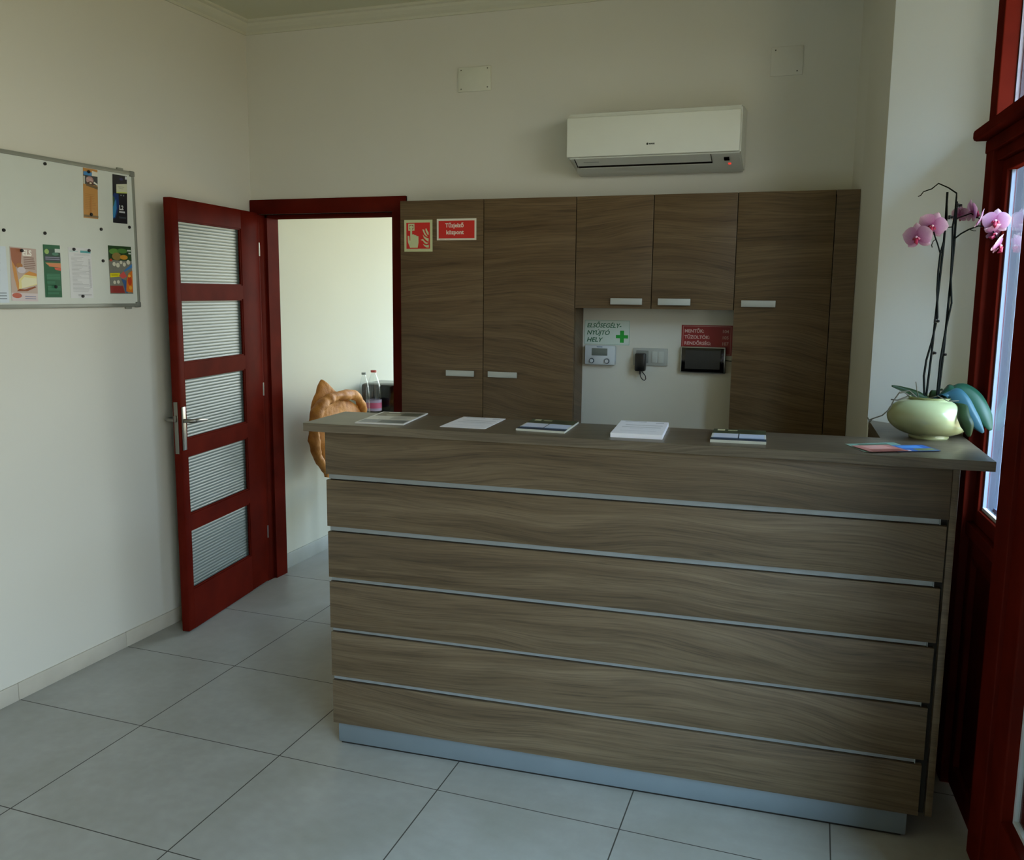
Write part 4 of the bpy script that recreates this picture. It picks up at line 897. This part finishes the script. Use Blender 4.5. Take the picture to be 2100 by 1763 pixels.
def bottle(x, y_, h, r, lab, capc):
    t = thing('bottle', (x, y_, .8125), lab, 'bottle', 'plastic bottles on the side table')
    m = MB(); pr = [(0, .004), (r*.8, 0), (r, .008), (r, h*.36), (r*.93, h*.42), (r, h*.48), (r*.95, h*.60), (r*.62, h*.80), (r*.34, h*.92), (r*.32, h*.96)]; m.lathe(pr, (x, y_, .8125), 24); m.build('body', BOTGL, t)
    m = MB(); m.lathe([(r*.38, h*.955), (r*.38, h), (0, h)], (x, y_, .8125), 16); m.build('cap', plain('cap_'+capc.lstrip('#'), capc, .4), t); return t
bottle(-.42, 2.535, .300, .038, 'nearer clear plastic bottle with a grey cap, beside the yellow jacket', '#8a9494')
t = bottle(-.42, 2.665, .305, .050, 'larger clear plastic bottle with a red cap and pink label', '#a8413c')
m = MB(); m.lathe([(.0505, .045), (.0505, .115)], (-.42, 2.665, .8125), 24)
m.f = m.f[:-2] if len(m.f) > 24 else m.f; m.mi = m.mi[:len(m.f)]; m.sm = m.sm[:len(m.f)]
m.build('label', plain('label_lilac', '#9d94bb', .5), t)
m = MB(); m.lathe([(.0509, .062), (.0509, .098)], (-.42, 2.665, .8125), 24); m.f = m.f[:-2]; m.mi = m.mi[:len(m.f)]; m.sm = m.sm[:len(m.f)]; m.build('label_band', plain('label_pink', '#b5507c', .5), t)
t = thing('coffee_machine', (-.40, 2.87, .8125), 'glossy black coffee machine by the right side of the doorway', 'coffee machine')
m = MB(); m.box((-.56, 2.745, .8125), (-.28, 3.02, 1.020), .02); m.build('body', BLKGLOSS, t); m = MB(); m.box((-.276, 2.80, .84), (-.25, 2.96, .86), .004); m.build('drip_tray', BLACK, t)
m = MB(); m.tube([(-.275, 2.86, .94), (-.245, 2.86, .94), (-.245, 2.86, .90)], .010, 10); m.build('spout', NICKEL, t)

# ------------------------------------------------------------------ light
wd = bpy.data.worlds.new('World'); bpy.context.scene.world = wd; wd.use_nodes = True
nt = wd.node_tree; nt.nodes.clear(); out = nt.nodes.new('ShaderNodeOutputWorld'); bg = nt.nodes.new('ShaderNodeBackground')
tc = nt.nodes.new('ShaderNodeTexCoord'); sp = nt.nodes.new('ShaderNodeSeparateXYZ'); nt.links.new(tc.outputs['Generated'], sp.inputs[0])
mr = nt.nodes.new('ShaderNodeMapRange'); mr.inputs[1].default_value = -1.; mr.inputs[2].default_value = 1.; nt.links.new(sp.outputs[2], mr.inputs[0])
rp = nt.nodes.new('ShaderNodeValToRGB'); e = rp.color_ramp.elements
REVEAL_FILL, REAR_FILL = 3.4, .06          # strengths of two bright patches added to the sky as fill light
GND, BLD, SKY = (.40, .33, .21, 1), (.92, .91, .86, 1), (.74, .98, 1.32, 1)
e[0].position = 0; e[0].color = GND
e[1].position = .47; e[1].color = GND
for p_, c_ in ((.50, BLD), (.60, BLD), (.66, SKY), (1., (.55, .78, 1.15, 1))):
    q_ = e.new(p_); q_.color = c_
nt.links.new(mr.outputs[0], rp.inputs[0]); prev = rp.outputs[0]
# bright sky patches added to light the window reveal and the back room
for dv, c0, c1_, amp, col_ in (((.34, -.66, .62), .89, .975, REVEAL_FILL, (.68, .96, 1.24)), ((0, 1, .15), .70, .95, REAR_FILL, (1.0, 1.02, .92))):
    dp = nt.nodes.new('ShaderNodeVectorMath'); dp.operation = 'DOT_PRODUCT'; nt.links.new(tc.outputs['Generated'], dp.inputs[0]); dp.inputs[1].default_value = Vector(dv).normalized()
    m1 = nt.nodes.new('ShaderNodeMapRange'); m1.interpolation_type = 'SMOOTHSTEP'; m1.inputs[1].default_value = c0; m1.inputs[2].default_value = c1_; m1.inputs[3].default_value = 0; m1.inputs[4].default_value = amp; nt.links.new(dp.outputs['Value'], m1.inputs[0])
    c1 = nt.nodes.new('ShaderNodeMixRGB'); c1.blend_type = 'ADD'; c1.inputs[0].default_value = 1.; nt.links.new(prev, c1.inputs[1])
    c2 = nt.nodes.new('ShaderNodeVectorMath'); c2.operation = 'SCALE'; c2.inputs[0].default_value = col_; nt.links.new(m1.outputs[0], c2.inputs['Scale']); nt.links.new(c2.outputs[0], c1.inputs[2]); prev = c1.outputs[0]
nt.links.new(prev, bg.inputs[0]); bg.inputs[1].default_value = 10.8; nt.links.new(bg.outputs[0], out.inputs[0])
def portal(loc, rot, sx, sy):
    l = bpy.data.lights.new('daylight_portal', 'AREA'); l.shape = 'RECTANGLE'; l.size = sx; l.size_y = sy; l.cycles.is_portal = True
    o = bpy.data.objects.new('daylight_portal', l); C.objects.link(o); o.location = loc; o.rotation_euler = rot
rz = math.radians(4.97)
portal((WX(-.2)+.12, -.2, 1.39), (0, math.radians(90), rz), 2.78, 1.80)
portal((WX(-2.56)+.12, -2.56, 1.39), (0, math.radians(90), rz), 2.78, 2.30)
portal((1.28, 5.12, 1.6), (math.radians(-90), 0, 0), 3.2, 2.3)

# ------------------------------------------------------------------ camera
cam = bpy.data.cameras.new('camera'); co = bpy.data.objects.new('camera', cam); C.objects.link(co)
cx, cy, cz, yaw, pit, rol, fpx = 2.3699, -2.5839, 1.6173, -.3373, -.1487, .0099, 1873.93
sy, cyw = math.sin(yaw), math.cos(yaw); cp, spi = math.cos(pit), math.sin(pit); cr, sr = math.cos(rol), math.sin(rol)
fw_ = Vector((sy*cp, cyw*cp, spi)); rt = Vector((cyw, -sy, 0)); up = rt.cross(fw_)
r2 = rt*cr+up*sr; u2 = up*cr-rt*sr
co.matrix_world = Matrix(((r2.x, u2.x, -fw_.x, cx), (r2.y, u2.y, -fw_.y, cy), (r2.z, u2.z, -fw_.z, cz), (0, 0, 0, 1)))
cam.sensor_fit = 'HORIZONTAL'; cam.sensor_width = 36; cam.lens = fpx/2100*36; cam.clip_start = .02
sc = bpy.context.scene; sc.camera = co
sc.view_settings.view_transform = 'Standard'; sc.view_settings.look = 'None'; sc.view_settings.gamma = 1; sc.view_settings.exposure = 0.0
try: sc.view_settings.use_curve_mapping = False
except Exception: pass
sc.cycles.use_denoising = True; sc.cycles.max_bounces = 10; sc.cycles.diffuse_bounces = 6; sc.cycles.transparent_max_bounces = 12; sc.cycles.caustics_reflective = False; sc.cycles.caustics_refractive = False
sc.cycles.sample_clamp_indirect = 6
